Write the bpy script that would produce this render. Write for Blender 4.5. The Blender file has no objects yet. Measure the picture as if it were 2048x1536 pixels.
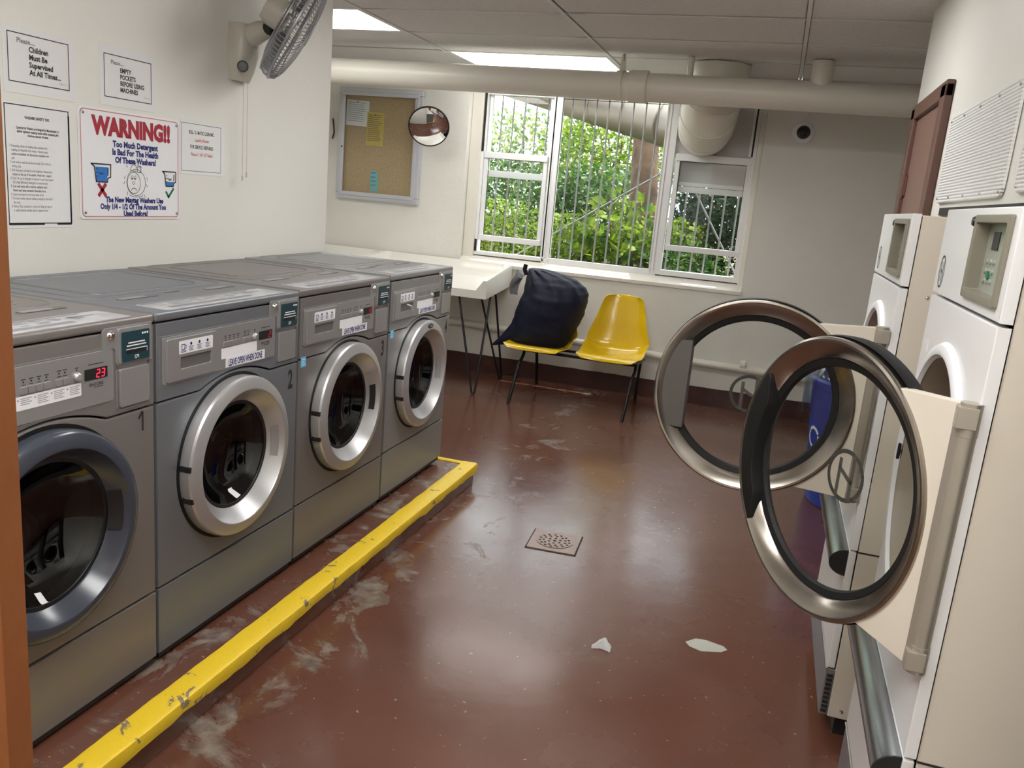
import bpy, bmesh, math, random
from mathutils import Vector, Matrix, noise
R=math.radians; PI=math.pi
sc=bpy.context.scene; COL=sc.collection
random.seed(7)

# ------------------------------------------------------------------ camera, world, sun, exposure
YAW,PITCH,ROLL,FPX=0.2898,-0.2245,0.0884,1660.2
def cam_axes():
    cy,sy=math.cos(YAW),math.sin(YAW)
    f=Vector((-sy*math.cos(PITCH),cy*math.cos(PITCH),math.sin(PITCH)))
    r=Vector((cy,sy,0)); u=r.cross(f)
    c,s=math.cos(ROLL),math.sin(ROLL)
    return c*r+s*u, -s*r+c*u, f
cr,cu,cf=cam_axes()
cam=bpy.data.cameras.new('camera'); camo=bpy.data.objects.new('camera',cam); COL.objects.link(camo)
m=Matrix((cr,cu,-cf)).transposed().to_4x4(); m.translation=Vector((1.4624,-3.7812,1.4537)); camo.matrix_world=m
cam.sensor_width=36; cam.lens=FPX/2048*36; cam.clip_start=0.02
sc.camera=camo
vs=sc.view_settings; vs.view_transform='Standard'; vs.look='None'; vs.gamma=1; vs.use_curve_mapping=False
vs.exposure=0.4
LAMP=12.0         # ceiling diffusers
w=bpy.data.worlds.new('sky'); sc.world=w; w.use_nodes=True
bg=w.node_tree.nodes['Background']; bg.inputs[0].default_value=(0.86,0.94,1.0,1); bg.inputs[1].default_value=3.4
sl=bpy.data.lights.new('sun','SUN'); sl.energy=7; sl.angle=R(0.6); sl.color=(1,0.95,0.86)
so=bpy.data.objects.new('sun',sl); COL.objects.link(so)
so.rotation_euler=Vector((-0.16,-0.21,-0.96)).to_track_quat('-Z','Y').to_euler()

# ------------------------------------------------------------------ materials
def mat(name,col,rough=0.5,metal=0.0,spec=0.5,coat=0.0,emit=None,estr=0,bump=None,var=None):
    """bump=(scale,strength,detail)  var=(colour2,scale,lo,hi)"""
    M=bpy.data.materials.new(name); M.use_nodes=True
    nt=M.node_tree; N=nt.nodes; L=nt.links; b=N['Principled BSDF']
    b.inputs['Base Color'].default_value=(*col,1); b.inputs['Roughness'].default_value=rough
    b.inputs['Metallic'].default_value=metal; b.inputs['Specular IOR Level'].default_value=spec
    b.inputs['Coat Weight'].default_value=coat
    if emit: b.inputs['Emission Color'].default_value=(*emit,1); b.inputs['Emission Strength'].default_value=estr
    if bump or var:
        tc=N.new('ShaderNodeTexCoord')
        if bump:
            n=N.new('ShaderNodeTexNoise'); n.inputs['Scale'].default_value=bump[0]; n.inputs['Detail'].default_value=bump[2] if len(bump)>2 else 4
            L.new(tc.outputs['Object'],n.inputs['Vector'])
            bp=N.new('ShaderNodeBump'); bp.inputs['Strength'].default_value=bump[1]; bp.inputs['Distance'].default_value=0.02
            L.new(n.outputs['Fac'],bp.inputs['Height']); L.new(bp.outputs[0],b.inputs['Normal'])
        if var:
            n=N.new('ShaderNodeTexNoise'); n.inputs['Scale'].default_value=var[1]; n.inputs['Detail'].default_value=6
            L.new(tc.outputs['Object'],n.inputs['Vector'])
            cr_=N.new('ShaderNodeValToRGB'); e=cr_.color_ramp.elements
            e[0].position=var[2]; e[1].position=var[3]; e[0].color=(*col,1); e[1].color=(*var[0],1)
            L.new(n.outputs['Fac'],cr_.inputs[0]); L.new(cr_.outputs[0],b.inputs['Base Color'])
    return M
def glass(name,tint=(0.95,0.97,0.96),ior=1.45,extra=0.0,rough=0.0):
    M=bpy.data.materials.new(name); M.use_nodes=True; nt=M.node_tree; N=nt.nodes; L=nt.links
    N.remove(N['Principled BSDF']); out=N['Material Output']
    t=N.new('ShaderNodeBsdfTransparent'); t.inputs[0].default_value=(*tint,1)
    g=N.new('ShaderNodeBsdfGlossy'); g.inputs['Roughness'].default_value=rough
    lw=N.new('ShaderNodeLayerWeight'); lw.inputs[0].default_value=.5
    pw=N.new('ShaderNodeMath'); pw.operation='POWER'; pw.inputs[1].default_value=4.5; L.new(lw.outputs['Facing'],pw.inputs[0])
    f=N.new('ShaderNodeMath'); f.operation='MULTIPLY_ADD'; f.inputs[1].default_value=.75; f.inputs[2].default_value=((ior-1)/(ior+1))**2; L.new(pw.outputs[0],f.inputs[0])
    a=N.new('ShaderNodeMath'); a.operation='ADD'; a.inputs[1].default_value=extra; a.use_clamp=True
    mx=N.new('ShaderNodeMixShader'); L.new(f.outputs[0],a.inputs[0]); L.new(a.outputs[0],mx.inputs[0])
    L.new(t.outputs[0],mx.inputs[1]); L.new(g.outputs[0],mx.inputs[2]); L.new(mx.outputs[0],out.inputs[0])
    return M
def leafmat(name,c1,c2):
    M=bpy.data.materials.new(name); M.use_nodes=True; nt=M.node_tree; N=nt.nodes; L=nt.links
    b=N['Principled BSDF']; out=N['Material Output']
    tc=N.new('ShaderNodeTexCoord'); n=N.new('ShaderNodeTexNoise'); n.inputs['Scale'].default_value=9; n.inputs['Detail'].default_value=3
    L.new(tc.outputs['Object'],n.inputs['Vector'])
    r_=N.new('ShaderNodeValToRGB'); e=r_.color_ramp.elements; e[0].position=.38; e[1].position=.62; e[0].color=(*c1,1); e[1].color=(*c2,1)
    L.new(n.outputs['Fac'],r_.inputs[0]); L.new(r_.outputs[0],b.inputs['Base Color']); b.inputs['Roughness'].default_value=.5
    t=N.new('ShaderNodeBsdfTranslucent'); L.new(r_.outputs[0],t.inputs[0])
    mx=N.new('ShaderNodeMixShader'); mx.inputs[0].default_value=.5
    L.new(b.outputs[0],mx.inputs[1]); L.new(t.outputs[0],mx.inputs[2]); L.new(mx.outputs[0],out.inputs[0])
    return M
def floormat(name,edge):
    """glossy red-brown paint, worn to grey concrete; edge = (axis x centre, width) of the scuffed band along the curb"""
    M=bpy.data.materials.new(name); M.use_nodes=True; nt=M.node_tree; N=nt.nodes; L=nt.links; b=N['Principled BSDF']
    tc=N.new('ShaderNodeTexCoord'); P=tc.outputs['Object']
    def nz(s,d=6,dist=0,rough=.55):
        n=N.new('ShaderNodeTexNoise'); n.inputs['Scale'].default_value=s; n.inputs['Detail'].default_value=d; n.inputs['Distortion'].default_value=dist; n.inputs['Roughness'].default_value=rough
        L.new(P,n.inputs['Vector']); return n.outputs['Fac']
    def mr(v,a,b_,c=0,d=1):
        q=N.new('ShaderNodeMapRange'); q.inputs[1].default_value=a; q.inputs[2].default_value=b_; q.inputs[3].default_value=c; q.inputs[4].default_value=d; L.new(v,q.inputs[0]); return q.outputs[0]
    def mth(op,a,b_):
        q=N.new('ShaderNodeMath'); q.operation=op; q.use_clamp=False
        for i,v in enumerate((a,b_)):
            if isinstance(v,(int,float)): q.inputs[i].default_value=v
            else: L.new(v,q.inputs[i])
        return q.outputs[0]
    sx=N.new('ShaderNodeSeparateXYZ'); L.new(P,sx.inputs[0])
    dx=mth('ABSOLUTE',mth('SUBTRACT',sx.outputs[0],edge[0]),0)
    near=mr(dx,0,edge[1],1,0)
    near=mth('MAXIMUM',near,0)
    wear=mth('ADD',nz(3.4,8,1.2,.68),mth('MULTIPLY',near,edge[2]))
    mask=mr(wear,.70,.78)
    specks=mr(nz(55,2),.715,.74)
    def mix(f,a,b_):
        q=N.new('ShaderNodeMix'); q.data_type='RGBA'
        L.new(f,q.inputs[0])
        for i,v in ((6,a),(7,b_)):
            if isinstance(v,tuple): q.inputs[i].default_value=(*v,1)
            else: L.new(v,q.inputs[i])
        return q.outputs[2]
    red=mix(mr(nz(1.3,4),.35,.7),(.110,.040,.024),(.142,.057,.035))
    grey=mix(mr(nz(22,5),.35,.65),(.10,.075,.06),(.30,.26,.22))
    c=mix(mth('MULTIPLY',mask,.8),red,grey); c=mix(mth('MULTIPLY',specks,.6),c,(.42,.36,.3))
    L.new(c,b.inputs['Base Color'])
    ro=mth('ADD',mr(nz(2.1,5),.3,.75,.17,.34),mth('MULTIPLY',mask,.12)); L.new(ro,b.inputs['Roughness'])
    b.inputs['Specular IOR Level'].default_value=.62; b.inputs['Coat Weight'].default_value=.35; b.inputs['Coat Roughness'].default_value=.16
    bp=N.new('ShaderNodeBump'); bp.inputs['Strength'].default_value=.35; bp.inputs['Distance'].default_value=.012
    h=mth('ADD',mth('MULTIPLY',nz(5,3),.5),mth('ADD',mth('MULTIPLY',nz(38,4),.10),mth('MULTIPLY',mask,-.22)))
    L.new(h,bp.inputs['Height']); L.new(bp.outputs[0],b.inputs['Normal'])
    return M
def chipmat(name,base,chip,thr=.66):
    M=bpy.data.materials.new(name); M.use_nodes=True; nt=M.node_tree; N=nt.nodes; L=nt.links; b=N['Principled BSDF']
    tc=N.new('ShaderNodeTexCoord')
    n=N.new('ShaderNodeTexNoise'); n.inputs['Scale'].default_value=13; n.inputs['Detail'].default_value=7; n.inputs['Roughness'].default_value=.62; n.inputs['Distortion'].default_value=.6
    L.new(tc.outputs['Object'],n.inputs['Vector'])
    r_=N.new('ShaderNodeValToRGB'); e=r_.color_ramp.elements; e[0].position=thr; e[1].position=thr+.015; e[0].color=(*base,1); e[1].color=(*chip,1)
    L.new(n.outputs['Fac'],r_.inputs[0]); L.new(r_.outputs[0],b.inputs['Base Color']); b.inputs['Roughness'].default_value=.42
    bp=N.new('ShaderNodeBump'); bp.inputs['Strength'].default_value=.5; bp.inputs['Distance'].default_value=.006
    L.new(n.outputs['Fac'],bp.inputs['Height']); L.new(bp.outputs[0],b.inputs['Normal'])
    return M
def ribmat(name,col,scale):
    M=mat(name,col,.55); nt=M.node_tree; N=nt.nodes; L=nt.links; b=N['Principled BSDF']
    tc=N.new('ShaderNodeTexCoord'); wv=N.new('ShaderNodeTexWave'); wv.bands_direction='Z'; wv.inputs['Scale'].default_value=scale; wv.inputs['Distortion'].default_value=.3; wv.inputs['Detail'].default_value=1
    wv2=N.new('ShaderNodeTexWave'); wv2.bands_direction='Y'; wv2.inputs['Scale'].default_value=scale
    mx=N.new('ShaderNodeMath'); mx.operation='MULTIPLY'
    L.new(tc.outputs['Object'],wv.inputs[0]); L.new(tc.outputs['Object'],wv2.inputs[0]); L.new(wv.outputs['Fac'],mx.inputs[0]); L.new(wv2.outputs['Fac'],mx.inputs[1])
    bp=N.new('ShaderNodeBump'); bp.inputs['Strength'].default_value=.9; bp.inputs['Distance'].default_value=.006
    L.new(mx.outputs[0],bp.inputs['Height']); L.new(bp.outputs[0],b.inputs['Normal'])
    return M
def brushed(name,col,rough):
    M=mat(name,col,rough,1.0); b=M.node_tree.nodes['Principled BSDF']; b.inputs['Anisotropic'].default_value=.5; return M

WALL=mat('cream_wall_paint',(.75,.74,.69),.42,bump=(14,.12,5),var=((.71,.70,.645),1.2,.4,.75))
WALLB=mat('cream_plaster_paint',(.75,.735,.68),.45,bump=(9,.28,6),var=((.70,.685,.62),1.6,.4,.75))
TILE=mat('ceiling_tile',(.74,.73,.72),.85,bump=(90,.25,3),var=((.70,.69,.68),60,.45,.6))
TBAR=mat('ceiling_grid_bar',(.74,.73,.72),.5)
GAPM=mat('dark_gap',(.02,.018,.016),.8)
FLOOR=floormat('red_floor_paint',(.25,.45,.20))
PLAT=floormat('worn_platform_paint',(.06,.24,.22))
YEL=chipmat('chipped_yellow_paint',(.80,.56,.02),(.22,.17,.11),.625)
MAROON=mat('maroon_dado_paint',(.048,.014,.011),.4,bump=(16,.25,5),var=((.085,.03,.022),5,.5,.75))
VINYL=mat('white_window_frame',(.80,.80,.80),.35)
WGLASS=glass('window_glass',(.97,.985,.98),1.4)
STEELW=mat('galvanised_bar',(.30,.30,.29),.5,.4)
DUCTO=mat('bare_metal_duct',(.33,.28,.235),.42,.6,bump=(6,.2,3))
CREAM=mat('cream_gloss_paint',(.72,.69,.61),.34,bump=(8,.08,3))
BLANK=mat('grey_blank_panel',(.55,.54,.53),.5)
BROWN=mat('brown_door_paint',(.115,.05,.035),.38,bump=(7,.08,3))
BROWNL=mat('brown_door_leaf',(.19,.10,.078),.42)
ORANGE=mat('orange_brown_wood',(.24,.075,.018),.5,bump=(30,.06,4),var=((.20,.06,.014),5,.35,.7))
DIFFDIM=mat('dimmed_light_diffuser',(.95,.95,.95),.5,emit=(1,.99,.965),estr=LAMP*.55)  # same panels, glow lowered near the window to balance brightness
DIFF=mat('light_diffuser',(.95,.95,.95),.5,emit=(1,.99,.965),estr=LAMP)
def wmat(n,c): return mat(n,c,.40,.45,.5)
LIT_PAINTS=[wmat('warm_lit_grey_metallic',(.245,.225,.215)),wmat('blue_lit_grey_metallic',(.205,.215,.235)),wmat('taupe_lit_grey_metallic',(.225,.21,.205)),wmat('mid_grey_metallic',(.275,.275,.275))]  # same grey machines; the tint of the light on each is put into its colour
SILVER=mat('silver_trim',(.50,.50,.505),.36,.65)
SILVP=mat('silver_panel',(.38,.375,.37),.38,.55)
SLATE=mat('slate_plastic_ring',(.045,.052,.07),.22,0,.6)
BLACK=mat('black_plastic',(.012,.012,.013),.45)
RUBBER=mat('black_rubber',(.008,.008,.008),.55,0,.3)
DRUM=mat('drum_steel',(.10,.10,.11),.3,.8)
DRUMB=mat('dark_perforated_drum',(.02,.022,.024),.4,.7)
DGLASS=glass('tinted_door_glass',(.28,.29,.31),1.5,.015)
CGLASS=glass('clear_door_glass',(.84,.85,.83),1.25,0)
WHITE=mat('white_label',(.80,.80,.82),.45)
STICK=mat('worn_grey_sticker',(.50,.50,.52),.3,var=((.36,.36,.38),14,.4,.6))
PAPER=mat('white_paper',(.78,.78,.78),.55)
PLASTICP=mat('laminated_paper',(.78,.78,.78),.22)
INK=mat('black_ink',(.02,.02,.022),.6)
GREYINK=mat('grey_ink',(.26,.26,.28),.6)
BLUEINK=mat('navy_ink',(.012,.018,.16),.5)
REDINK=mat('red_ink',(.36,.015,.035),.5)
PINKINK=mat('faded_red_ink',(.62,.18,.18),.6)
GREENINK=mat('green_ink',(.01,.16,.07),.5)
CUPBLUE=mat('cup_blue',(.03,.17,.52),.5)
PINKEDGE=mat('faded_red_border',(.60,.25,.26),.5)
TEAL=mat('dark_teal_plastic',(.012,.045,.06),.35)
LED=mat('red_led',(.3,.0,.01),.5,emit=(1,.02,.06),estr=2.2)
LEDD=mat('dim_red_led',(.2,.0,.01),.5,emit=(1,.03,.06),estr=.35)
LBLUE=mat('light_blue_sticker',(.13,.48,.75),.4)
DWHITE=mat('dryer_white_enamel',(.76,.755,.76),.3,bump=(60,.02,2))
DSIDE=mat('dryer_warm_lit_enamel',(.66,.60,.51),.35)  # white enamel with the warm ceiling light put into its colour
BRONZE=mat('olive_bezel',(.235,.215,.165),.4,.2)
PLATEG=mat('grey_green_plate',(.36,.38,.33),.3,.2)
STEEL=brushed('brushed_steel',(.42,.38,.335),.24)
STEELB=brushed('blue_steel_handle',(.34,.37,.39),.25)
HINGE=mat('satin_metal_hinge',(.42,.38,.32),.38,.55)
TUNNEL=mat('tan_drum_collar',(.34,.28,.22),.45)
GREYK=mat('grey_kick_plate',(.24,.24,.25),.4,.4)
LOGOM=mat('grey_brown_print',(.06,.056,.048),.5)
YCHAIR=mat('yellow_fibreglass',(.74,.50,.012),.16,0,.6,var=((.66,.43,.01),3,.4,.7))
BLKSTEEL=mat('black_steel',(.008,.0075,.007),.4,0,.3)
TABLEM=mat('white_moulded_tabletop',(.74,.72,.66),.22)
BAGM=mat('navy_nylon',(.007,.009,.026),.55,0,.28,bump=(24,.2,5))
BAGG=mat('grey_bag_drawcord',(.10,.105,.11),.6,bump=(30,.3,4))
BINM=mat('blue_plastic',(.018,.05,.36),.35)
LINERM=glass('clear_liner_film',(.66,.78,.93),2.0,.05,.22)
CORK=mat('cork_board',(.50,.36,.205),.8,var=((.43,.30,.16),70,.4,.65))
ALU=mat('pale_aluminium',(.60,.61,.66),.3,.5)
YPAPER=mat('yellow_paper',(.62,.47,.10),.6)
CYAN=mat('turquoise_leaflet',(.18,.50,.52),.5)
MIRR=mat('convex_mirror',(.85,.85,.85),.02,1.0)
FANB=mat('beige_fan_plastic',(.52,.49,.42),.3)
FANG=mat('grey_fan_metal',(.34,.34,.36),.35,.5)
CHROME=mat('chrome',(.7,.7,.7),.15,1)
DRAIN=mat('painted_drain_metal',(.30,.22,.19),.35,.2,bump=(30,.2,3))
TISSUE=mat('white_tissue',(.85,.85,.84),.8)
BARE=mat('bare_concrete',(.42,.42,.37),.6,bump=(40,.3,4))
WPERF=ribmat('white_ribbed_sheet',(.78,.78,.77),34)
CLOTH=mat('pinkish_laundry',(.16,.09,.07),.8,bump=(25,.6,5),var=((.22,.17,.12),9,.4,.65))
CLOTHW=mat('white_laundry',(.50,.49,.45),.8,bump=(20,.4,4))
BARK=mat('brown_bark',(.17,.10,.062),.9,bump=(9,1,6),var=((.09,.052,.032),7,.4,.65))
SOIL=mat('leafy_soil',(.08,.055,.03),.9,bump=(8,.7,6),var=((.11,.10,.04),6,.4,.65))
LEAF1=leafmat('bright_leaf',(.045,.125,.012),(.30,.40,.035))
LEAF2=leafmat('deep_leaf',(.012,.050,.010),(.085,.17,.03))
LEAF3=leafmat('pale_leaf',(.07,.15,.05),(.40,.45,.15))
LEAF4=leafmat('conifer_leaf',(.008,.030,.015),(.035,.075,.035))

# ------------------------------------------------------------------ mesh helpers
class MB:
    def __init__(s): s.bm=bmesh.new()
    def box(s,x0,x1,y0,y1,z0,z1,bev=0,seg=2,skip=None):
        b=bmesh.new()
        bmesh.ops.create_cube(b,size=1)
        for v in b.verts: v.co=Vector(((x0+x1)/2+v.co.x*(x1-x0),(y0+y1)/2+v.co.y*(y1-y0),(z0+z1)/2+v.co.z*(z1-z0)))
        if bev: bmesh.ops.bevel(b,geom=b.edges[:],offset=bev,segments=seg,affect='EDGES',profile=.5)
        if skip is not None:
            d=Vector(skip); bmesh.ops.delete(b,geom=[f for f in b.faces if f.normal.dot(d)>.99 and f.calc_area()>1e-3],context='FACES')
        s.join(b); return s
    def join(s,b,M=None):
        if M is not None: b.transform(M)
        me=bpy.data.meshes.new('t'); b.to_mesh(me); s.bm.from_mesh(me); bpy.data.meshes.remove(me); b.free()
    def prism(s,pts,fn,d0,d1,bev=0,holes=()):
        """pts 2-D outline, fn(a,b,d)->3-D, extruded d0..d1"""
        b=bmesh.new(); E=[]
        for loop in (pts,*holes):
            vs=[b.verts.new((p[0],p[1],0)) for p in loop]
            E+=[b.edges.new((vs[i],vs[(i+1)%len(vs)])) for i in range(len(vs))]
        if holes:
            bmesh.ops.triangle_fill(b,use_beauty=True,use_dissolve=False,edges=E)
        else: bmesh.ops.contextual_create(b,geom=E)
        bmesh.ops.recalc_face_normals(b,faces=b.faces)
        r=bmesh.ops.extrude_face_region(b,geom=b.faces[:])
        for e in r['geom']:
            if isinstance(e,bmesh.types.BMVert): e.co.z=1
        if bev:
            ed=[e for e in b.edges if abs(e.verts[0].co.z-e.verts[1].co.z)<.5 and len(e.link_faces)==2 and e.calc_face_angle(0)>.5 and e.verts[0].co.z>.5]
        for v in b.verts: v.co=Vector(fn(v.co.x,v.co.y,d0+(d1-d0)*v.co.z))
        bmesh.ops.recalc_face_normals(b,faces=b.faces)
        if bev: bmesh.ops.bevel(b,geom=ed,offset=bev,segments=2,affect='EDGES',profile=.5)
        s.join(b); return s
    def tube(s,path,r,seg=10,closed=False,rfn=None,cap=True,flat=None):
        P=[Vector(p) for p in path]; n=len(P); rings=[]; b=s.bm
        up=None
        for i in range(n):
            if closed: t=(P[(i+1)%n]-P[i-1])
            else: t=P[min(i+1,n-1)]-P[max(i-1,0)]
            t.normalize()
            if up is None:
                a=Vector((0,0,1)) if abs(t.z)<.9 else Vector((1,0,0)); up=(a-t*a.dot(t)).normalized()
            else: up=(up-t*up.dot(t)).normalized()
            q=t.cross(up); rr=rfn(i/(n-1)) if rfn else r; f=flat or 1
            rings.append([b.verts.new(P[i]+up*(math.cos(2*PI*k/seg)*rr)+q*(math.sin(2*PI*k/seg)*rr*f)) for k in range(seg)])
        for i in range(n if closed else n-1):
            A,B=rings[i],rings[(i+1)%n]
            for k in range(seg): b.faces.new((A[k],A[(k+1)%seg],B[(k+1)%seg],B[k]))
        if not closed and cap:
            b.faces.new(rings[0][::-1]); b.faces.new(rings[-1])
        return s
    def cyl(s,p0,p1,r,seg=16,r1=None):
        P0,P1=Vector(p0),Vector(p1)
        return s.tube([P0,P1],r,seg,rfn=(lambda t:r+(r1-r)*t) if r1 is not None else None)
    def lathe(s,prof,org,axis,seg=48,close=False,ell=None,a0=0,a1=2*PI):
        """prof=(r,h) along axis"""
        A=Vector(axis).normalized(); o=Vector(org)
        a=Vector((0,0,1)) if abs(A.z)<.9 else Vector((1,0,0)); U=(a-A*a.dot(A)).normalized(); V=A.cross(U)
        full=abs(a1-a0-2*PI)<1e-6; n=seg if full else seg+1; rings=[]
        for k in range(n):
            t=a0+(a1-a0)*k/seg
            rings.append([s.bm.verts.new(o+(U*math.cos(t)+V*math.sin(t))*r+A*h) for r,h in prof])
        m=len(prof)
        for k in range(seg):
            X,Y=rings[k],rings[(k+1)%n]
            for j in range(m if close else m-1):
                j2=(j+1)%m
                try: s.bm.faces.new((X[j],Y[j],Y[j2],X[j2]))
                except ValueError: pass
        if not full and close:
            s.bm.faces.new(rings[0]); s.bm.faces.new(rings[-1][::-1])
        return s
    def disc(s,org,axis,r,seg=48): return s.lathe([(r,0),(r*.5,0),(.0001,0)],org,axis,seg)
    def surf(s,fn,nu,nv,closeu=False):
        g=[[s.bm.verts.new(fn(i/(nu if closeu else nu-1),j/(nv-1))) for j in range(nv)] for i in range(nu)]
        for i in range(nu if closeu else nu-1):
            for j in range(nv-1): s.bm.faces.new((g[i][j],g[(i+1)%nu][j],g[(i+1)%nu][j+1],g[i][j+1]))
        return g
    def ball(s,c,r,seg=16,sc_=(1,1,1)):
        b=bmesh.new(); bmesh.ops.create_uvsphere(b,u_segments=seg,v_segments=max(6,seg//2),radius=1)
        s.join(b,Matrix.Translation(Vector(c))@Matrix.Diagonal((r*sc_[0],r*sc_[1],r*sc_[2],1))); return s
    def quad(s,*p): s.bm.faces.new([s.bm.verts.new(Vector(q)) for q in p]); return s
    def text(s,txt,fn,size,x,y,align='CENTER',bold=0,sx=1.0,d=.0006):
        """fn(a,b,d) maps a 2-D print to its surface"""
        cu_=bpy.data.curves.new('t','FONT'); cu_.body=txt; cu_.size=size; cu_.align_x=align; cu_.offset=bold*size; cu_.resolution_u=2; cu_.fill_mode='FRONT'
        o=bpy.data.objects.new('t',cu_); COL.objects.link(o)
        me=bpy.data.meshes.new_from_object(o.evaluated_get(bpy.context.evaluated_depsgraph_get()))
        b=bmesh.new(); b.from_mesh(me)
        for v in b.verts: v.co=Vector(fn(x+v.co.x*sx,y+v.co.y,d))
        s.join(b); bpy.data.objects.remove(o); bpy.data.curves.remove(cu_); bpy.data.meshes.remove(me); return s
    def rect(s,fn,a0,a1,b0,b1,d=.0006,t=None):
        """printed rectangle; t = line width for an outline"""
        if t is None: s.quad(fn(a0,b0,d),fn(a1,b0,d),fn(a1,b1,d),fn(a0,b1,d))
        else:
            for q in ((a0,a1,b0,b0+t),(a0,a1,b1-t,b1),(a0,a0+t,b0,b1),(a1-t,a1,b0,b1)): s.rect(fn,*q,d=d)
        return s
    def line(s,fn,pts,w,d=.0008,closed=False):
        n=len(pts)
        for i in range(n if closed else n-1):
            p,q=Vector(pts[i]),Vector(pts[(i+1)%n]); t=(q-p)
            if t.length<1e-6: continue
            t=t.normalized()*w/2; k=Vector((-t.y,t.x)); p=p-t*.6; q=q+t*.6
            s.quad(fn(*(p-k),d),fn(*(q-k),d),fn(*(q+k),d),fn(*(p+k),d))
        return s
    def poly(s,fn,pts,d=.0006): s.bm.faces.new([s.bm.verts.new(Vector(fn(a,b,d))) for a,b in pts]); return s
    def build(s,name,material,parent=None,ang=35,normals=True):
        if normals: bmesh.ops.recalc_face_normals(s.bm,faces=s.bm.faces)
        me=bpy.data.meshes.new(name); s.bm.to_mesh(me); s.bm.free()
        for p in me.polygons: p.use_smooth=True
        me.set_sharp_from_angle(angle=R(ang)); me.materials.append(material)
        o=bpy.data.objects.new(name,me); COL.objects.link(o)
        if ang==35 and normals: q=o.modifiers.new('weighted','WEIGHTED_NORMAL'); q.keep_sharp=True
        if parent: o.parent=parent
        return o
def tag(o,label=None,cat=None,group=None,kind=None):
    if label: o['label']=label
    if cat: o['category']=cat
    if group: o['group']=group
    if kind: o['kind']=kind
    return o
def thing(name,label,cat,loc=(0,0,0),rz=0,group=None):
    o=bpy.data.objects.new(name,None); COL.objects.link(o); o.empty_display_size=.1
    o.location=loc; o.rotation_euler=(0,0,rz); return tag(o,label,cat,group)
def struct(mb,name,material,parent=None):
    o=mb.build(name,material,parent)
    if parent is None: o['kind']='structure'
    return o
def arcpts(c,r,a0,a1,n,ry=None): return [(c[0]+r*math.cos(a0+(a1-a0)*i/n),c[1]+(ry or r)*math.sin(a0+(a1-a0)*i/n)) for i in range(n+1)]
def rrect(a0,a1,b0,b1,r,n=4):
    P=[]
    for cx,cy,t in ((a1-r,b0+r,-PI/2),(a1-r,b1-r,0),(a0+r,b1-r,PI/2),(a0+r,b0+r,PI)):
        P+=arcpts((cx,cy),r,t,t+PI/2,n)
    return P
CZ=2.37; XR=1.96; XL=-.715; YB=2.607

# ------------------------------------------------------------------ room shell
struct(MB().box(-2.7,3.1,-4.7,YB+.2,-.1,0),'floor',FLOOR)
f=MB()
f.poly(lambda a,b,d:(a,b,d),[(1.363,-1.085),(1.395,-1.045),(1.43,-1.04),(1.49,-1.055),(1.505,-1.075),(1.485,-1.10),(1.42,-1.125),(1.38,-1.11)],d=.0012)
tag(f.build('bare_patch',BARE,bpy.data.objects['floor']),'bare grey concrete patch worn through the red paint')
# ceiling: tiles hung in a metal grid
gxs=[-2.07,-.91,.25,1.445,2.64]; gys=[-4.27,-3.65,-3.04,-2.43,-1.82,-1.21,-.61,.005,.62,1.235,1.855,2.465]
lights_cells={(0,8):1,(1,10):1,(2,6):1,(2,2):1,(2,0):1}
cl=MB(); cl.box(-2.7,3.1,-4.7,YB+.2,CZ+.06,CZ+.16); ceil=struct(cl,'ceiling',TILE)
t=MB(); xs=[-2.7]+gxs+[3.1]; ys=[-4.7]+gys+[YB+.1]
for i in range(len(xs)-1):
    for j in range(len(ys)-1):
        if (i-1,j-1) in lights_cells: continue
        dz=random.uniform(0,.004)
        t.box(xs[i]+.012,xs[i+1]-.012,ys[j]+.011,ys[j+1]-.011,CZ+.002+dz,CZ+.016+dz,.003,1)
t.build('ceiling_tiles',TILE,ceil)
g=MB()
for x in gxs: g.box(x-.0095,x+.0095,-4.7,YB,CZ-.002,CZ+.004)
for y in gys:
    for i in range(len(xs)-1): g.box(xs[i]+.010,xs[i+1]-.010,y-.008,y+.008,CZ-.001,CZ+.004)
g.build('ceiling_grid',TBAR,ceil)
gp=MB()
for x,y,l in ((-.91,.62,.16),(-.91,1.235,.09),(.25,.62,-.13),(.25,1.235,-.12),(.25,.62,.12),(.25,1.855,.1),(1.445,.62,-.18),(-.91,1.855,-.12),(1.445,1.855,.09)):
    a,b=sorted((x+.014*(1 if l>0 else -1),x+l)); gp.quad((a,y-.013,CZ-.003),(b,y-.013,CZ-.003),(b,y-.009,CZ-.003),(a,y-.0125 if l<0 else y-.009,CZ-.003))
gp.build('tile_gaps',GAPM,ceil)
struct(MB().box(XL-.12,XL,-4.7,0,0,CZ+.02,.004,1),'wall_left',WALL)
struct(MB().box(-2.8,-2.7,-.1,YB+.2,0,CZ+.02),'wall_left_return',WALL)
struct(MB().box(-2.7,XL-.12,-.12,0,0,CZ+.02),'wall_left_end',WALL)
struct(MB().box(-2.7,3.1,-4.8,-4.7,0,CZ+.02),'wall_front',WALL)
# back wall with the window opening
wx0,wx1,wz0,wz1=-.99,1.262,.885,2.27
wb=MB()
wb.box(-2.7,wx0,YB,YB+.25,0,CZ+.02); wb.box(wx1,3.1,YB,YB+.25,0,CZ+.02); wb.box(wx0,wx1,YB,YB+.25,0,wz0); wb.box(wx0,wx1,YB,YB+.25,wz1,CZ+.02)
struct(wb,'wall_back',WALLB)
bb=MB()
def dadoedge(x): return .138+.004*noise.noise(Vector((x*9,0,0)))
bb.prism([(-2.7,0)]+[(3.05,0)]+[(3.05-i*.05,dadoedge(3.05-i*.05)) for i in range(116)],lambda a,b,d:(a,YB-.012+d,b),0,.012)
struct(bb,'baseboard_back',MAROON)
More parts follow.
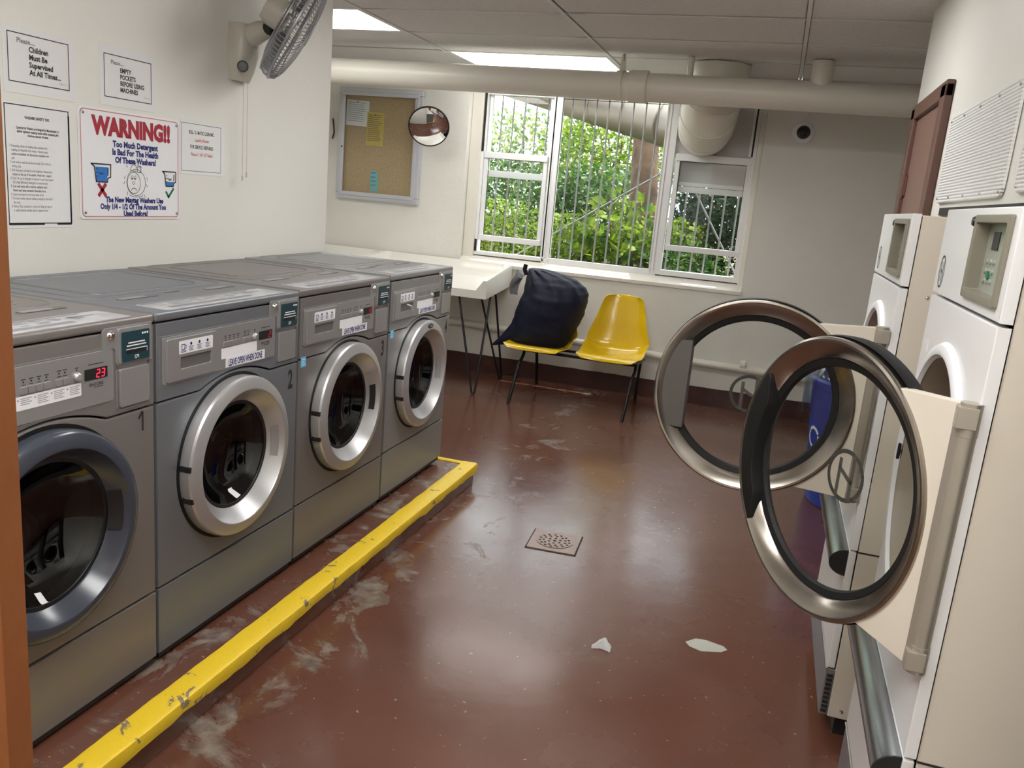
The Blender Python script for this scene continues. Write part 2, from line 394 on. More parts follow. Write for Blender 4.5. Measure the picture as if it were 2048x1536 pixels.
# right wall: bay with the dryers let into it
wr=MB()
wr.box(XR,XR+.1,-4.7,.44,1.515,CZ+.02); wr.box(XR,XR+.1,-.70,.44,0,1.515); wr.box(XR+.1,3.0,.34,.44,0,CZ+.02); wr.box(XR,XR+.1,-4.7,-2.55,0,1.515)
struct(wr,'wall_right',WALL)
struct(MB().box(3.0,3.1,-4.7,YB+.2,0,CZ+.02),'wall_right_return',WALL)
# brown door on the right wall
d=bpy.data.objects.new('door_1',None); COL.objects.link(d); d.location=(XR,-.05,0); tag(d,'brown painted door with brown frame on the right wall','door',kind='structure')
F=MB()
for a,b,z0,z1 in ((-.43,-.34,0,1.955),(.28,.37,0,1.955),(-.43,.37,1.905,1.965)): F.box(-.03,.0,a,b,z0,z1,.006)
F.build('door_frame',BROWN,d)
MB().box(-.012,.0,-.34,.28,.01,1.905,.002).build('door_leaf',BROWNL,d)
h=MB(); h.cyl((-.02,.285,1.58),(-.02,.285,1.68),.012); h.box(-.018,-.008,.24,.285,1.59,1.67); h.build('hinge',BROWN,d)
# orange wood door edge beside the camera
d2=MB(); d2.box(-.50,0,-.04,0,0,2.08,.003)
o=struct(d2,'door_2',ORANGE); o.location=(.880,-3.262,0); o.rotation_euler=(0,0,R(20)); tag(o,'orange brown wooden door edge at the left of the view','door')
# platform under the washers with its painted edge
pl=struct(MB().box(XL,.165,-4.7,.03,0,.099,.006),'platform',PLAT)
def strip(path_pts,nm):
    e=MB()
    def wob(s_,k): return .006*noise.noise(Vector((s_*7,k*3.1,0)))+.003*noise.noise(Vector((s_*23,k*5.7,2)))
    n=220
    def P(i):
        s_=i/n*4.7; y=.034-s_
        return s_,y
    rows=[]
    for i in range(n+1):
        s_,y=P(i)
        prof=[(.098+wob(s_,1),.1005),(.105+wob(s_,1)*.4,.1065),(.170,.108+wob(s_,4)*.4),(.179,.1035+wob(s_,4)*.4),(.1825+wob(s_,5)*.3,.092),(.180+wob(s_,5)*.3,.068+wob(s_,2)*1.6),(.17,.064)]
        rows.append([e.bm.verts.new((x,y,z)) for x,z in prof])
    for i in range(n):
        for k in range(6): e.bm.faces.new((rows[i][k],rows[i][k+1],rows[i+1][k+1],rows[i+1][k]))
    rows=[]
    for i in range(61):
        x=.178-i/60*.893
        prof=[(.004+wob(x,7)*.5,.1005),(.010,.106),(.030,.106),(.036,.098),(.037,.066+wob(x,8)),(.03,.062)]
        rows.append([e.bm.verts.new((x,y,z)) for y,z in prof])
    for i in range(60):
        for k in range(5): e.bm.faces.new((rows[i][k],rows[i][k+1],rows[i+1][k+1],rows[i+1][k]))
    return e.build(nm,YEL,pl,ang=32)
tag(strip(None,'yellow_edge'),'chipped yellow painted edge of the platform')

# ------------------------------------------------------------------ ceiling lights
for k,((i,j),_) in enumerate(lights_cells.items()):
    x0,x1,y0,y1=gxs[i]+.012,gxs[i+1]-.012,gys[j]+.01,gys[j+1]-.01
    lab=['glowing flat ceiling light panel half hidden behind the left wall','glowing flat ceiling light panel just above the big pipe','flat ceiling light panel over the middle of the aisle','flat ceiling light panel over the near end of the aisle','flat ceiling light panel at the entrance end of the room'][k]
    L_=thing('ceiling_light',lab,'ceiling light',((x0+x1)/2,(y0+y1)/2,CZ),0)
    a,b=(x1-x0)/2,(y1-y0)/2
    fr=MB()
    for q in ((-a,a,-b,-b+.02),(-a,a,b-.02,b),(-a,-a+.02,-b+.02,b-.02),(a-.02,a,-b+.02,b-.02)): fr.box(*q,0,.05)
    fr.box(-a,a,-b,b,.05,.055); fr.build('light_frame',TBAR,L_)
    MB().box(-a+.02,a-.02,-b+.02,b-.02,.004,.010).build('diffuser',DIFFDIM if k<2 else DIFF,L_)

# ------------------------------------------------------------------ windows
yw=YB+.115
def FX(a,b,d): return (a,yw-d,b)
def frame(mb,a0,a1,b0,b1,w,d0,d1,bev=.004):
    for q in ((a0,a1,b0,b0+w),(a0,a1,b1-w,b1),(a0,a0+w,b0+w,b1-w),(a1-w,a1,b0+w,b1-w)): mb.box(q[0],q[1],yw-d1,yw-d0,q[2],q[3],bev)
def winroot(n,label,loc):
    o=bpy.data.objects.new(n,None); COL.objects.link(o); tag(o,label,'window',kind='structure'); return o
W1_=W1=winroot('window_1','left double hung window with white sashes',0)
ft=MB(); frame(ft,-.90,-.30,.945,2.27,.03,-.05,.03); ft.box(-.885,-.30,yw-.02,yw+.05,2.2,2.27); ft.build('window_frame',VINYL,W1)
s1=MB(); frame(s1,-.868,-.34,1.07,1.76,.032,-.005,.025); s1.box(-.868,-.34,yw-.034,yw-.01,1.715,1.765,.004); s1.box(-.868,-.34,yw-.034,yw-.01,1.066,1.11,.006); s1.build('lower_sash',VINYL,W1)
s2=MB(); frame(s2,-.865,-.34,1.575,2.26,.026,-.045,-.012); s2.box(-.84,-.365,yw+.008,yw+.04,1.572,1.622,.003); s2.build('upper_sash',VINYL,W1)
MB().box(-.84,-.37,yw+.003,yw+.006,1.10,1.73).build('window_pane',WGLASS,W1)
MB().box(-.84,-.37,yw+.026,yw+.029,1.6,2.24).build('window_pane',WGLASS,W1)
W2=winroot('window_2','wide fixed centre pane of the window',0)
c=MB(); frame(c,-.32,.60,.925,2.27,.055,-.05,.03)
for x in (-.30,-.262,.575,.55): c.box(x-.004,x+.004,yw-.036,yw-.03,.96,2.25)
c.build('window_frame',VINYL,W2)
MB().box(-.27,.55,yw+.01,yw+.014,.97,2.22).build('window_pane',WGLASS,W2)
W3=winroot('window_3','right double hung window with a blank panel in its top',0)
c=MB(); frame(c,.595,1.225,.945,2.27,.04,-.05,.03); c.build('window_frame',VINYL,W3)
s3=MB(); frame(s3,.648,1.20,1.14,1.85,.034,-.005,.025); s3.box(.648,1.2,yw-.034,yw-.01,1.80,1.852,.004); s3.box(.648,1.2,yw-.034,yw-.01,1.137,1.18,.006); s3.build('lower_sash',VINYL,W3)
s3=MB(); s3.box(.652,1.19,yw+.012,yw+.04,1.575,1.618,.003); s3.box(.652,1.19,yw+.02,yw+.04,1.622,1.65,.003); s3.build('upper_sash',VINYL,W3)
MB().box(.68,1.17,yw+.003,yw+.006,1.17,1.81).build('window_pane',WGLASS,W3)
b3=MB(); b3.box(.635,1.187,yw-.004,yw+.008,1.85,2.26); b3.box(.66,1.185,yw+.042,yw+.047,1.64,1.86)
b3.build('blank_panel',BLANK,W3)
MB().box(1.166,1.184,yw-.012,yw+.02,1.86,2.26,.002).build('jamb_liner',VINYL,W3)
MB().box(1.186,1.197,yw-.034,yw-.0302,1.86,2.26).build('jamb_gap',GAPM,W3)
MB().box(-.893,-.874,yw-.034,yw-.0302,1.765,2.26).build('jamb_gap',GAPM,W1_)
MB().box(-.893,-.874,yw-.034,yw-.0302,.975,1.07).build('jamb_gap',GAPM,W1_)
sill=MB(); sill.prism([(YB-.012,.868),(YB-.012,.892),(yw-.03,.935),(yw+.05,.945),(yw+.05,.868)],lambda a,b,d:(d,a,b),wx0+.002,wx1-.002)
sill.box(wx0,-.895,yw-.05,yw+.1,.9,2.3,.01); sill.box(1.22,wx1,yw-.05,yw+.1,.9,2.3,.01)
tag(struct(sill,'trim_1',CREAM),'painted sill and side reveals of the window','trim')

q=MB()
for z_ in ((-0.837,-0.371,1.108,1.108+.005),(-0.837,-0.371,1.717-.005,1.717),(-0.837,-0.837+.005,1.108,1.717),(-0.371-.005,-0.371,1.108,1.717)): q.box(z_[0],z_[1],yw+.0028-.002,yw+.0028,z_[2],z_[3])
q.build('glazing_seal',GAPM,W1_)
q=MB()
for z_ in ((0.681,1.167,1.178,1.178+.005),(0.681,1.167,1.802-.005,1.802),(0.681,0.681+.005,1.178,1.802),(1.167-.005,1.167,1.178,1.802)): q.box(z_[0],z_[1],yw+.0028-.002,yw+.0028,z_[2],z_[3])
q.build('glazing_seal',GAPM,W3)
q=MB()
for z_ in ((-0.266,0.546,0.979,0.979+.005),(-0.266,0.546,2.2-.005,2.2),(-0.266,-0.266+.005,0.979,2.2),(0.546-.005,0.546,0.979,2.2)): q.box(z_[0],z_[1],yw+.0095-.002,yw+.0095,z_[2],z_[3])
q.build('glazing_seal',GAPM,W2)
# window guard outside
wg=thing('window_guard','metal guard of thin vertical bars with two diagonal rods outside the window','window guard',(.2,YB+.25,.9))
for k in range(21):
    x=-.8+.0966*k-.2
    MB().cyl((x,0,-.05),(x,0,.84 if 14<k<20 else 1.55),.0065,8).build('guard_bar',STEELW,wg)
MB().tube([(-.85,.012,.02),(.50,.012,.92)],.007,8).build('diagonal_rod',STEELW,wg)
MB().tube([(.48,.012,.88),(1.0,.012,.08)],.007,8).build('diagonal_rod',STEELW,wg)
MB().box(-1.12,1.08,-.004,.004,-.06,-.03).build('guard_rail',STEELW,wg)
MB().box(-1.12,.42,-.004,.004,1.55,1.58).build('guard_rail',STEELW,wg)
MB().box(.40,.95,-.004,.004,.83,.85).build('guard_rail',STEELW,wg)

# ------------------------------------------------------------------ pipes and ducts
YP=1.70; ZP=2.178; RP=.0865
pp=thing('overhead_pipe','thick cream painted pipe running across under the ceiling','pipe',(0,YP,ZP))
MB().tube([(-2.70+i*.2,0,.012*(1-i*.2/2.3)) for i in range(29)],RP,28).build('pipe_body',CREAM,pp)
c=MB(); c.lathe([(RP,-.06),(.094,-.058),(.098,-.05),(.098,.055),(.094,.06),(RP,.062)],(.485,0,0),(1,0,0),32); c.build('pipe_collar',CREAM,pp)
st=MB()
for i in range(29): pass
st.lathe([(RP+.001,-.02),(RP+.006,-.02),(RP+.006,.02),(RP+.001,.02)],(.365,0,0),(1,0,0),32)
st.prism([(-.02,.085),(.02,.085),(.012,.187),(-.012,.187)],lambda a,b,d:(.373+a,d,b),-.004,.004)
st.build('hanger_strap',CREAM,pp)
MB().cyl((.375,0,.15),(.375,0,.191),.006).build('hanger_rod',STEELW,pp)
MB().cyl((.79,.02,.06),(.79,.02,.191),.021,14).build('support_stub',CREAM,pp)
MB().cyl((1.565,.0,.04),(1.565,.0,.191),.062,24).build('riser_pipe',CREAM,pp)
# big exhaust elbow
ex=thing('exhaust_duct','fat cream painted duct elbow dropping from the ceiling into the window','duct',(.95,1.98,CZ))
path=[(0,0,-.003),(0,0,-.10)]
path+=[(-.01-.09*t,.02+.62*(1-math.cos(t*PI/2))*.62+.16*t,-.10-.235*math.sin(t*PI/2)) for t in [i/10 for i in range(11)]]
path+=[(-.115,.66,-.337),(-.118,.735,-.338)]
e=MB(); e.tube(path,.19,36,cap=False); e.build('duct_body',CREAM,ex,ang=60)
for i in (4,7,10):
    a,b=Vector(path[i]),Vector(path[i+1]); t_=(b-a).normalized(); q=MB(); q.lathe([(.189,-.008),(.196,-.004),(.196,.004),(.189,.008)],a,t_,36); q.build('duct_seam',CREAM,ex)
# outside duct
od=thing('outdoor_duct','bare metal duct climbing diagonally outside the window','duct',(.83,YB+.18,2.0))
q=MB(); q.tube([(0,0,-.02),(-.15,.32,.06),(-1.0,.62,.27),(-2.6,.95,.66)],.185,32); q.build('duct_body',DUCTO,od,ang=60)
for s_ in (.25,.6,.95): 
    a=Vector((-.15,.32,.06)).lerp(Vector((-1.0,.62,.27)),s_); MB().lathe([(.184,-.01),(.19,-.005),(.19,.005),(.184,.01)],a,(-.85,.3,.21),32).build('duct_seam',DUCTO,od)
# low pipe along back wall
lp=thing('low_pipe','thin cream pipe running along the back wall above the maroon base','pipe',(0,YB-.048,.36))
MB().tube([(-2.6,0,.05),(-.9,0,.03),(.1,0,.0),(.95,0,-.028),(2.9,0,-.05)],.030,16).build('pipe_body',CREAM,lp)
for x in (-1.3,.2,1.35): MB().lathe([(.03,-.02),(.035,-.018),(.035,.018),(.03,.02)],(x,0,.0 if x>0 else .04),(1,0,0),20).build('pipe_clip',CREAM,lp)

# ------------------------------------------------------------------ washing machines
WW=.674; WH=.985
DC=(.327,.523)   # door centre (u,z)
def fx(a,b,d): return (d,a,b)          # washer front: a along the row, b up, d outwards
def curve_u(u,off=0):
    t=(u-.343)/.168
    return .752-off+(.033*(1-t*t) if abs(t)<1 else 0)
SEG={'0':'abcdef','1':'bc','2':'abged','3':'abgcd','4':'fgbc','5':'afgcd','6':'afgedc','7':'abc','8':'abcdefg','9':'abcfgd'}
def digits(mb,txt,fn,x,y,w,h,lw,d):
    for ch in txt:
        L_={'a':((0,h),(w,h)),'b':((w,h),(w,h/2)),'c':((w,h/2),(w,0)),'d':((0,0),(w,0)),'e':((0,0),(0,h/2)),'f':((0,h/2),(0,h)),'g':((0,h/2),(w,h/2))}
        for s_ in SEG.get(ch,''):
            p,q=L_[s_]; p=Vector((x+p[0]+p[1]*.12,y+p[1])); q=Vector((x+q[0]+q[1]*.12,y+q[1])); v=(q-p)*.1
            mb.line(fn,[p+v,q-v],lw,d)
        x+=w*1.75
def washer(i,y0,zb,label,dial,drawer,energy,num):
    P=LIT_PAINTS[i]
    rt=thing('washing_machine',label,'washing machine',(0,y0,zb),0,'row of front loading washing machines')
    # cabinet
    c=MB(); c.box(-.70,-.018,0,WW,.02,WH-.02,.004,2,skip=(1,0,0)); cab=c.build('cabinet',P,rt)
    for a in (.05,WW-.05):
        for x in (-.62,-.06): MB().cyl((x,a,0),(x,a,.03),.02,12).build('foot',BLACK,rt)
    # top
    t=MB(); t.box(-.70,0,0,WW,WH-.024,WH,.007,3)
    tp=t.build('top_panel',P,rt)
    em=MB()
    em.tube([(x,y,WH-.002) for x,y in rrect(-.64,-.30,.12,.57,.05)],.005,8,closed=True)
    em.build('embossed_rib',P,tp)
    em=MB(); em.tube([(x,y,WH-.0025) for x,y in rrect(-.685,-.255,.05,.635,.06)],.005,8,closed=True)
    em.build('embossed_rib',P,tp)
    for x0_,x1_,u0,u1,r_ in ((-.222,-.194,.10,.25,.013),(-.219,-.191,.46,.60,.013),(-.235,-.222,.31,.37,.006)):
        MB().prism(rrect(x0_,x1_,u0,u1,r_),lambda a,b,d:(a,b,d),WH-.001,WH+.0012,.001).build('vent_slot',DRUM,tp)
        MB().prism(rrect(x0_+.004,x1_-.002,u0+.002,u1-(u1-u0)*.3,r_*.7),lambda a,b,d:(a,b,d),WH+.0012,WH+.002).build('slot_cover',SILVP,tp)
    lb=MB(); lb.prism(rrect(-.118,-.012,.06,.61,.008),lambda a,b,d:(a,b,d),WH,WH+.0012); lab_=lb.build('instruction_sticker',STICK,tp)
    pr=MB()
    top=lambda a,b,d:(b,a,WH+d)
    pr.rect(top,.07,.54,-.112,-.104,.0017); pr.rect(top,.10,.46,-.050,-.030,.0017); pr.rect(top,.48,.56,-.085,-.078,.0017)
    rnd=random.Random(i)
    for r_ in range(4):
        for q in range(9):
            if rnd.random()<.7: pr.rect(top,.10+q*.048,.10+q*.048+rnd.uniform(.02,.04),-.095+r_*.010,-.091+r_*.010,.0017)
    pr.build('print',GREYINK,lab_)
    # upper control front
    us=[j/60*WW for j in range(61)]
    us=sorted(set(us+[.175,.511]))
    pts=[(.003,WH-.028)]+[(min(max(u,.003),WW-.003),curve_u(u)) for u in us]+[(WW-.003,WH-.028)]
    c=MB(); c.prism(pts,fx,-.018,0,.003); cp=c.build('control_front',P,rt)
    low=[(min(max(u,.003),WW-.003),curve_u(u,.0045)) for u in us]
    hole=arcpts(DC,.200,0,2*PI*(47/48),47)
    c=MB(); c.prism([(WW-.003,.228),(.003,.228)]+low,fx,-.018,0,.0055,holes=(hole,)); lf=c.build('front_panel',P,rt)
    c=MB(); c.prism([(.003,.03),(WW-.003,.03),(WW-.003,.222),(.003,.222)],fx,-.018,0,.003); c.build('kick_panel',P,rt)
    MB().prism([(.01,.012),(WW-.01,.012),(WW-.01,.032),(.01,.032)],fx,-.05,-.008).build('base_shadow',BLACK,rt)  # black strip standing in for the shadow under the machine
    # control plate
    c=MB(); c.prism(rrect(.022,.530,.792,.918,.006),fx,0,.003,.0015); pl_=c.build('control_plate',SILVP,cp)
    MB().line(fx,[(.02,.79),(.532,.79),(.532,.922),(.012,.922),(.012,.79)],.0025,.0006).build('plate_gap',GREYINK,cp)
    if drawer:
        c=MB(); c.prism(rrect(.034,.235,.797,.912,.004),fx,.003,.008,.0015,holes=(rrect(.085,.212,.827,.859,.004),)); dr=c.build('detergent_drawer',SILVP,rt)
        c=MB(); c.prism(rrect(.085,.212,.827,.859,.004),fx,.0032,.0036); c.build('drawer_recess',mat('recess_shade',(.16,.155,.15),.4,.3),dr)
        c=MB(); c.prism(rrect(.078,.216,.868,.903,.003),fx,.008,.0088); lb_=c.build('detergent_label',WHITE,dr)
        c=MB()
        for q in range(3):
            a=.125+q*.034; c.prism(arcpts((a,.892),.0042,0,2*PI,10)[:-1],fx,.0088,.0092)
            for r_ in range(4): c.rect(fx,a-.010+.002*(r_%2),a+.010-.002*(r_%3),.884-r_*.0036,.8855-r_*.0036,.0092)
        c.line(fx,[(.086,.893),(.088,.879),(.098,.879),(.100,.893)],.0022,.0092,True); c.line(fx,[(.1,.891),(.106,.889),(.104,.882),(.099,.881)],.0018,.0092)
        for r_ in range(2): c.rect(fx,.083,.105,.875-r_*.003,.8765-r_*.003,.0092)
        c.build('label_print',BLUEINK,lb_)
        if i==3: MB().tube([(.010,.14,.855),(.018,.17,.846),(.010,.20,.822)],.0025,8).build('drawer_cord',WHITE,dr)
    # buttons, display
    for a,b_ in [(.270+q*.0195,.2885+q*.0195) for q in range(4)]+[(.362,.379),(.381,.398)]: MB().prism(rrect(a,b_,.858,.874,.002),fx,.003,.006,.001).build('cycle_button',SILVP,cp)
    MB().lathe([(.0001,.012),(.007,.0115),(.0105,.008),(.011,.003)],(0,.421,.869),(1,0,0),20).build('start_button',SILVER,cp)
    c=MB()
    for q in range(4):
        a=.28+q*.0195; c.prism(arcpts((a,.884),.0022,0,2*PI,8)[:-1],fx,.003,.0034); c.rect(fx,a-.006,a+.006,.8885,.8905,.0034); c.rect(fx,a-.005,a+.005,.877,.8785,.0034)
    for a in (.372,.388): c.prism(arcpts((a,.886),.0022,0,2*PI,8)[:-1],fx,.003,.0034); c.rect(fx,a-.006,a+.006,.891,.893,.0034); c.rect(fx,a-.006,a+.006,.878,.880,.0034)
    c.rect(fx,.416,.426,.889,.891,.0034); c.prism(arcpts((.421,.885),.002,0,2*PI,8)[:-1],fx,.003,.0034)
    c.build('button_legend',INK,cp)
    c=MB(); c.rect(fx,.455,.50,.890,.892,.0034); c.build('display_legend',INK,cp)
    c=MB(); c.text('ENCORE',fx,.011,.477,.839,'CENTER',.02,1.0,.0034); c.rect(fx,.47,.498,.835,.8365,.0034); c.build('series_lettering',INK,cp)
    MB().prism(rrect(.443,.511,.855,.881,.0015),fx,.003,.0045).build('display',BLACK,cp)
    dg=MB(); tx,M_=dial
    if tx: digits(dg,tx,fx,.495-.0155*(len(tx)-1)+(-.003),.859,.0085,.0175,.0022,.0055); dg.build('display_digits',M_,cp)
    # lower sticker
    if not drawer:
        lb_=MB().prism(rrect(.252,.432,.824,.854,.003),fx,.003,.0038).build('cycle_sticker',WHITE,cp); c=MB()
        for q in range(4):
            a=.262+q*.043; c.poly(fx,[(a,.849),(a+.005,.8465),(a,.844)],.0042)
            for r_ in range(5 if q else 4): c.rect(fx,a+.008,a+.036-.006*(r_%2),.848-r_*.0042,.8495-r_*.0042,.0042)
        c.build('sticker_print',GREYINK,lb_)
    else:
        MB().prism(rrect(.262,.432,.824,.855,.002),fx,.003,.0041).build('blank_sticker',WHITE,cp)
        lb_=MB().prism([(.279,.797),(.472,.794),(.472,.823),(.279,.825)],fx,.0045,.0052).build('reminder_sticker',WHITE,cp)
        c=MB(); c.text('LEAVE OPEN WHEN DONE',fx,.0275,.3755,.8000,'CENTER',.028,.50,.0056); c.build('lettering',BLUEINK,lb_)
    # card reader, lock, service cover
    c=MB(); c.prism([(.499,.918),(.499,.962),(.509,.9685),(.662,.9685),(.662,.872),(.546,.872),(.540,.884),(.540,.912),(.534,.918)],fx,0,.0025,.001); rp=c.build('reader_mount',SILVP,cp)
    if True:
        c=MB(); c.prism(rrect(.545,.650,.878,.964,.004),fx,.0025,.008,.002); bz=c.build('card_reader',SILVP,rt)
        c=MB(); c.prism(rrect(.553,.645,.881,.955,.002),fx,.008,.0105,.001); fc=c.build('reader_face',TEAL,bz)
        c=MB()
        for q in range(3): c.prism(arcpts((.621+q*.008,.946),.0028,0,2*PI,8)[:-1],fx,.0105,.011)
        c.rect(fx,.572,.628,.925,.928,.011); c.rect(fx,.567,.632,.918,.921,.011); c.line(fx,[(.565,.911),(.635,.911),(.635,.901)],.002,.011)
        c.line(fx,[(.594,.887),(.594,.894),(.606,.894),(.606,.887)],.002,.011); c.line(fx,[(.597,.886),(.603,.892)],.002,.011)
        c.build('reader_print',WHITE,fc)
        MB().prism(rrect(.566,.634,.901,.910,.002),fx,.0105,.0115).build('card_slot',BLACK,fc)
    c=MB(); c.lathe([(.0001,.010),(.006,.010),(.0095,.007),(.012,.001),(.0125,0)],(0,.525,.950),(1,0,0),20); c.build('key_lock',CHROME,rt)
    c=MB(); c.prism(rrect(.549,.646,.768,.864,.005),fx,.0005,.007,.003); c.build('service_cover',SILVP,rt)
    MB().line(fx,rrect(.543,.652,.762,.870,.006),.003,.0008,True).build('cover_gap',GREYINK,cp)
    # number
    c=MB(); c.text(num,fx,.088 if num!='1' else .068,.628,.668+(.0 if num!='1' else .025),'CENTER',.03,.62,.0008)
    if num=='1': c.line(fx,[(.6155,.727),(.626,.741)],.007,.0008)
    c.build('number_decal',INK,lf)
    if energy:
        c=MB(); c.prism(rrect(.012,.044,.722,.757,.001),fx,0,.0008); es=c.build('energy_sticker',LBLUE,lf)
        c=MB(); 
        for r_ in range(3): c.rect(fx,.018,.038-.004*(r_%2),.729+r_*.009,.732+r_*.009,.0012)
        c.build('sticker_print',WHITE,es)
    # drum and gasket
    MB().lathe([(.199,-.018),(.196,-.03),(.19,-.05),(.185,-.055)],(0,*DC),(1,0,0),48).build('door_gasket',RUBBER,rt)
    MB().lathe([(.188,-.055),(.215,-.07),(.215,-.42),(.05,-.43),(.0001,-.43)],(0,*DC),(1,0,0),40).build('drum',DRUM,rt)
    # door
    first=(i==0); RM=SLATE if first else SILVER
    ri=.176 if first else .165
    prof=[(.242,.002),(.2435,.020),(.2425,.032),(.239,.0385),(.233,.042),(.206,.0485),(.203,.0475),(.2015,.0445),(ri+.003,.008),(ri,.005),(ri,-.004),(.195,-.006),(.238,.0)]
    dp=MB(); dp.lathe(prof,(0,*DC),(1,0,0),96,close=True); door=dp.build('door',RM,rt,ang=22 if not first else 40)
    if first: tag(door,'dark slate door ring')
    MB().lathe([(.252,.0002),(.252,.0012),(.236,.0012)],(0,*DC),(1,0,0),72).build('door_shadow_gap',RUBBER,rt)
    MB().lathe([(ri+.001,.004),(ri-.012,-.004),(ri-.03,-.03),(.10,-.06),(.05,-.066),(.0001,-.067)],(0,*DC),(1,0,0),48).build('door_glass',DGLASS,door)
    MB().lathe([(ri+.001,.004),(ri-.010,.0045),(ri-.011,.002)],(0,*DC),(1,0,0),64).build('glass_seal',BLACK,door)
    # handle recess on the far inner slope
    hb=MB(); a0=R(-16); a1=R(16)
    def hs(u,v):
        a=a0+(a1-a0)*u; r_=.172+.022*v; x=.010+(.036-.010)*(r_-ri)/(.197-ri)+.0022
        return (x,DC[0]+r_*math.cos(a),DC[1]+r_*math.sin(a))
    hb.surf(hs,14,3); hb.build('door_handle',BLACK if i in (0,2) else SILVP,door)
    for a in (R(174),R(197)):
        c=MB(); p=Vector((.012,DC[0]+.2405*math.cos(a),DC[1]+.2405*math.sin(a))); c.box(.004,.038,p.y-.005,p.y+.006,p.z-.008,p.z+.008,.001); c.build('door_hinge',BLACK,door)
    if i==3:
        c=MB(); c.prism(arcpts((DC[0],DC[1]+.221),.024,0,2*PI,20,ry=.011)[:-1],fx,.0465,.0495,.001); bd=c.build('door_badge',BLACK,door)
        c=MB(); c.line(fx,arcpts((DC[0],DC[1]+.221),.022,0,2*PI,20,ry=.0095)[:-1],.0015,.0502,True); c.rect(fx,DC[0]-.014,DC[0]+.014,DC[1]+.218,DC[1]+.224,.0502); c.build('badge_print',SILVER,bd)
    if first:
        ld=tag(MB().build('x',CLOTH),None) if False else None
    return rt
washer(0,-2.744,.097,'nearest grey washing machine, numbered 1, with dark slate door ring and red 23 display','23 '.strip() and ('23',LED),False,False,'1')
washer(1,-2.066,.098,'grey washing machine numbered 2, second from the near end, with silver door ring','' or ('2',LEDD),True,False,'2')
washer(2,-1.388,.101,'grey washing machine numbered 3, third along, with a black door handle slot','' or ('13',LEDD),True,True,'3')
washer(3,-.706,.105,'grey washing machine numbered 4 at the far end, with an oval badge on its door','' or ('',LEDD),True,True,'4')
# laundry inside the first machine
def lump(name,c,r,M_,seed,label,cat,parent=None):
    b=MB(); bb_=bmesh.new(); bmesh.ops.create_icosphere(bb_,subdivisions=4,radius=1)
    for v in bb_.verts:
        n_=noise.noise(v.co*2.1+Vector((seed,0,0)))*.22+noise.noise(v.co*5+Vector((seed,3,0)))*.10
        v.co=Vector((v.co.x*r[0],v.co.y*r[1],v.co.z*r[2]))*(1+n_)+Vector(c)
    b.join(bb_); o=b.build(name,M_,parent); return tag(o,label,cat) if label else o
lump('laundry_load',(-.20,-2.43,.55),(.10,.13,.115),CLOTH,3,'brownish patterned laundry tumbling behind the glass of washer 1','laundry')

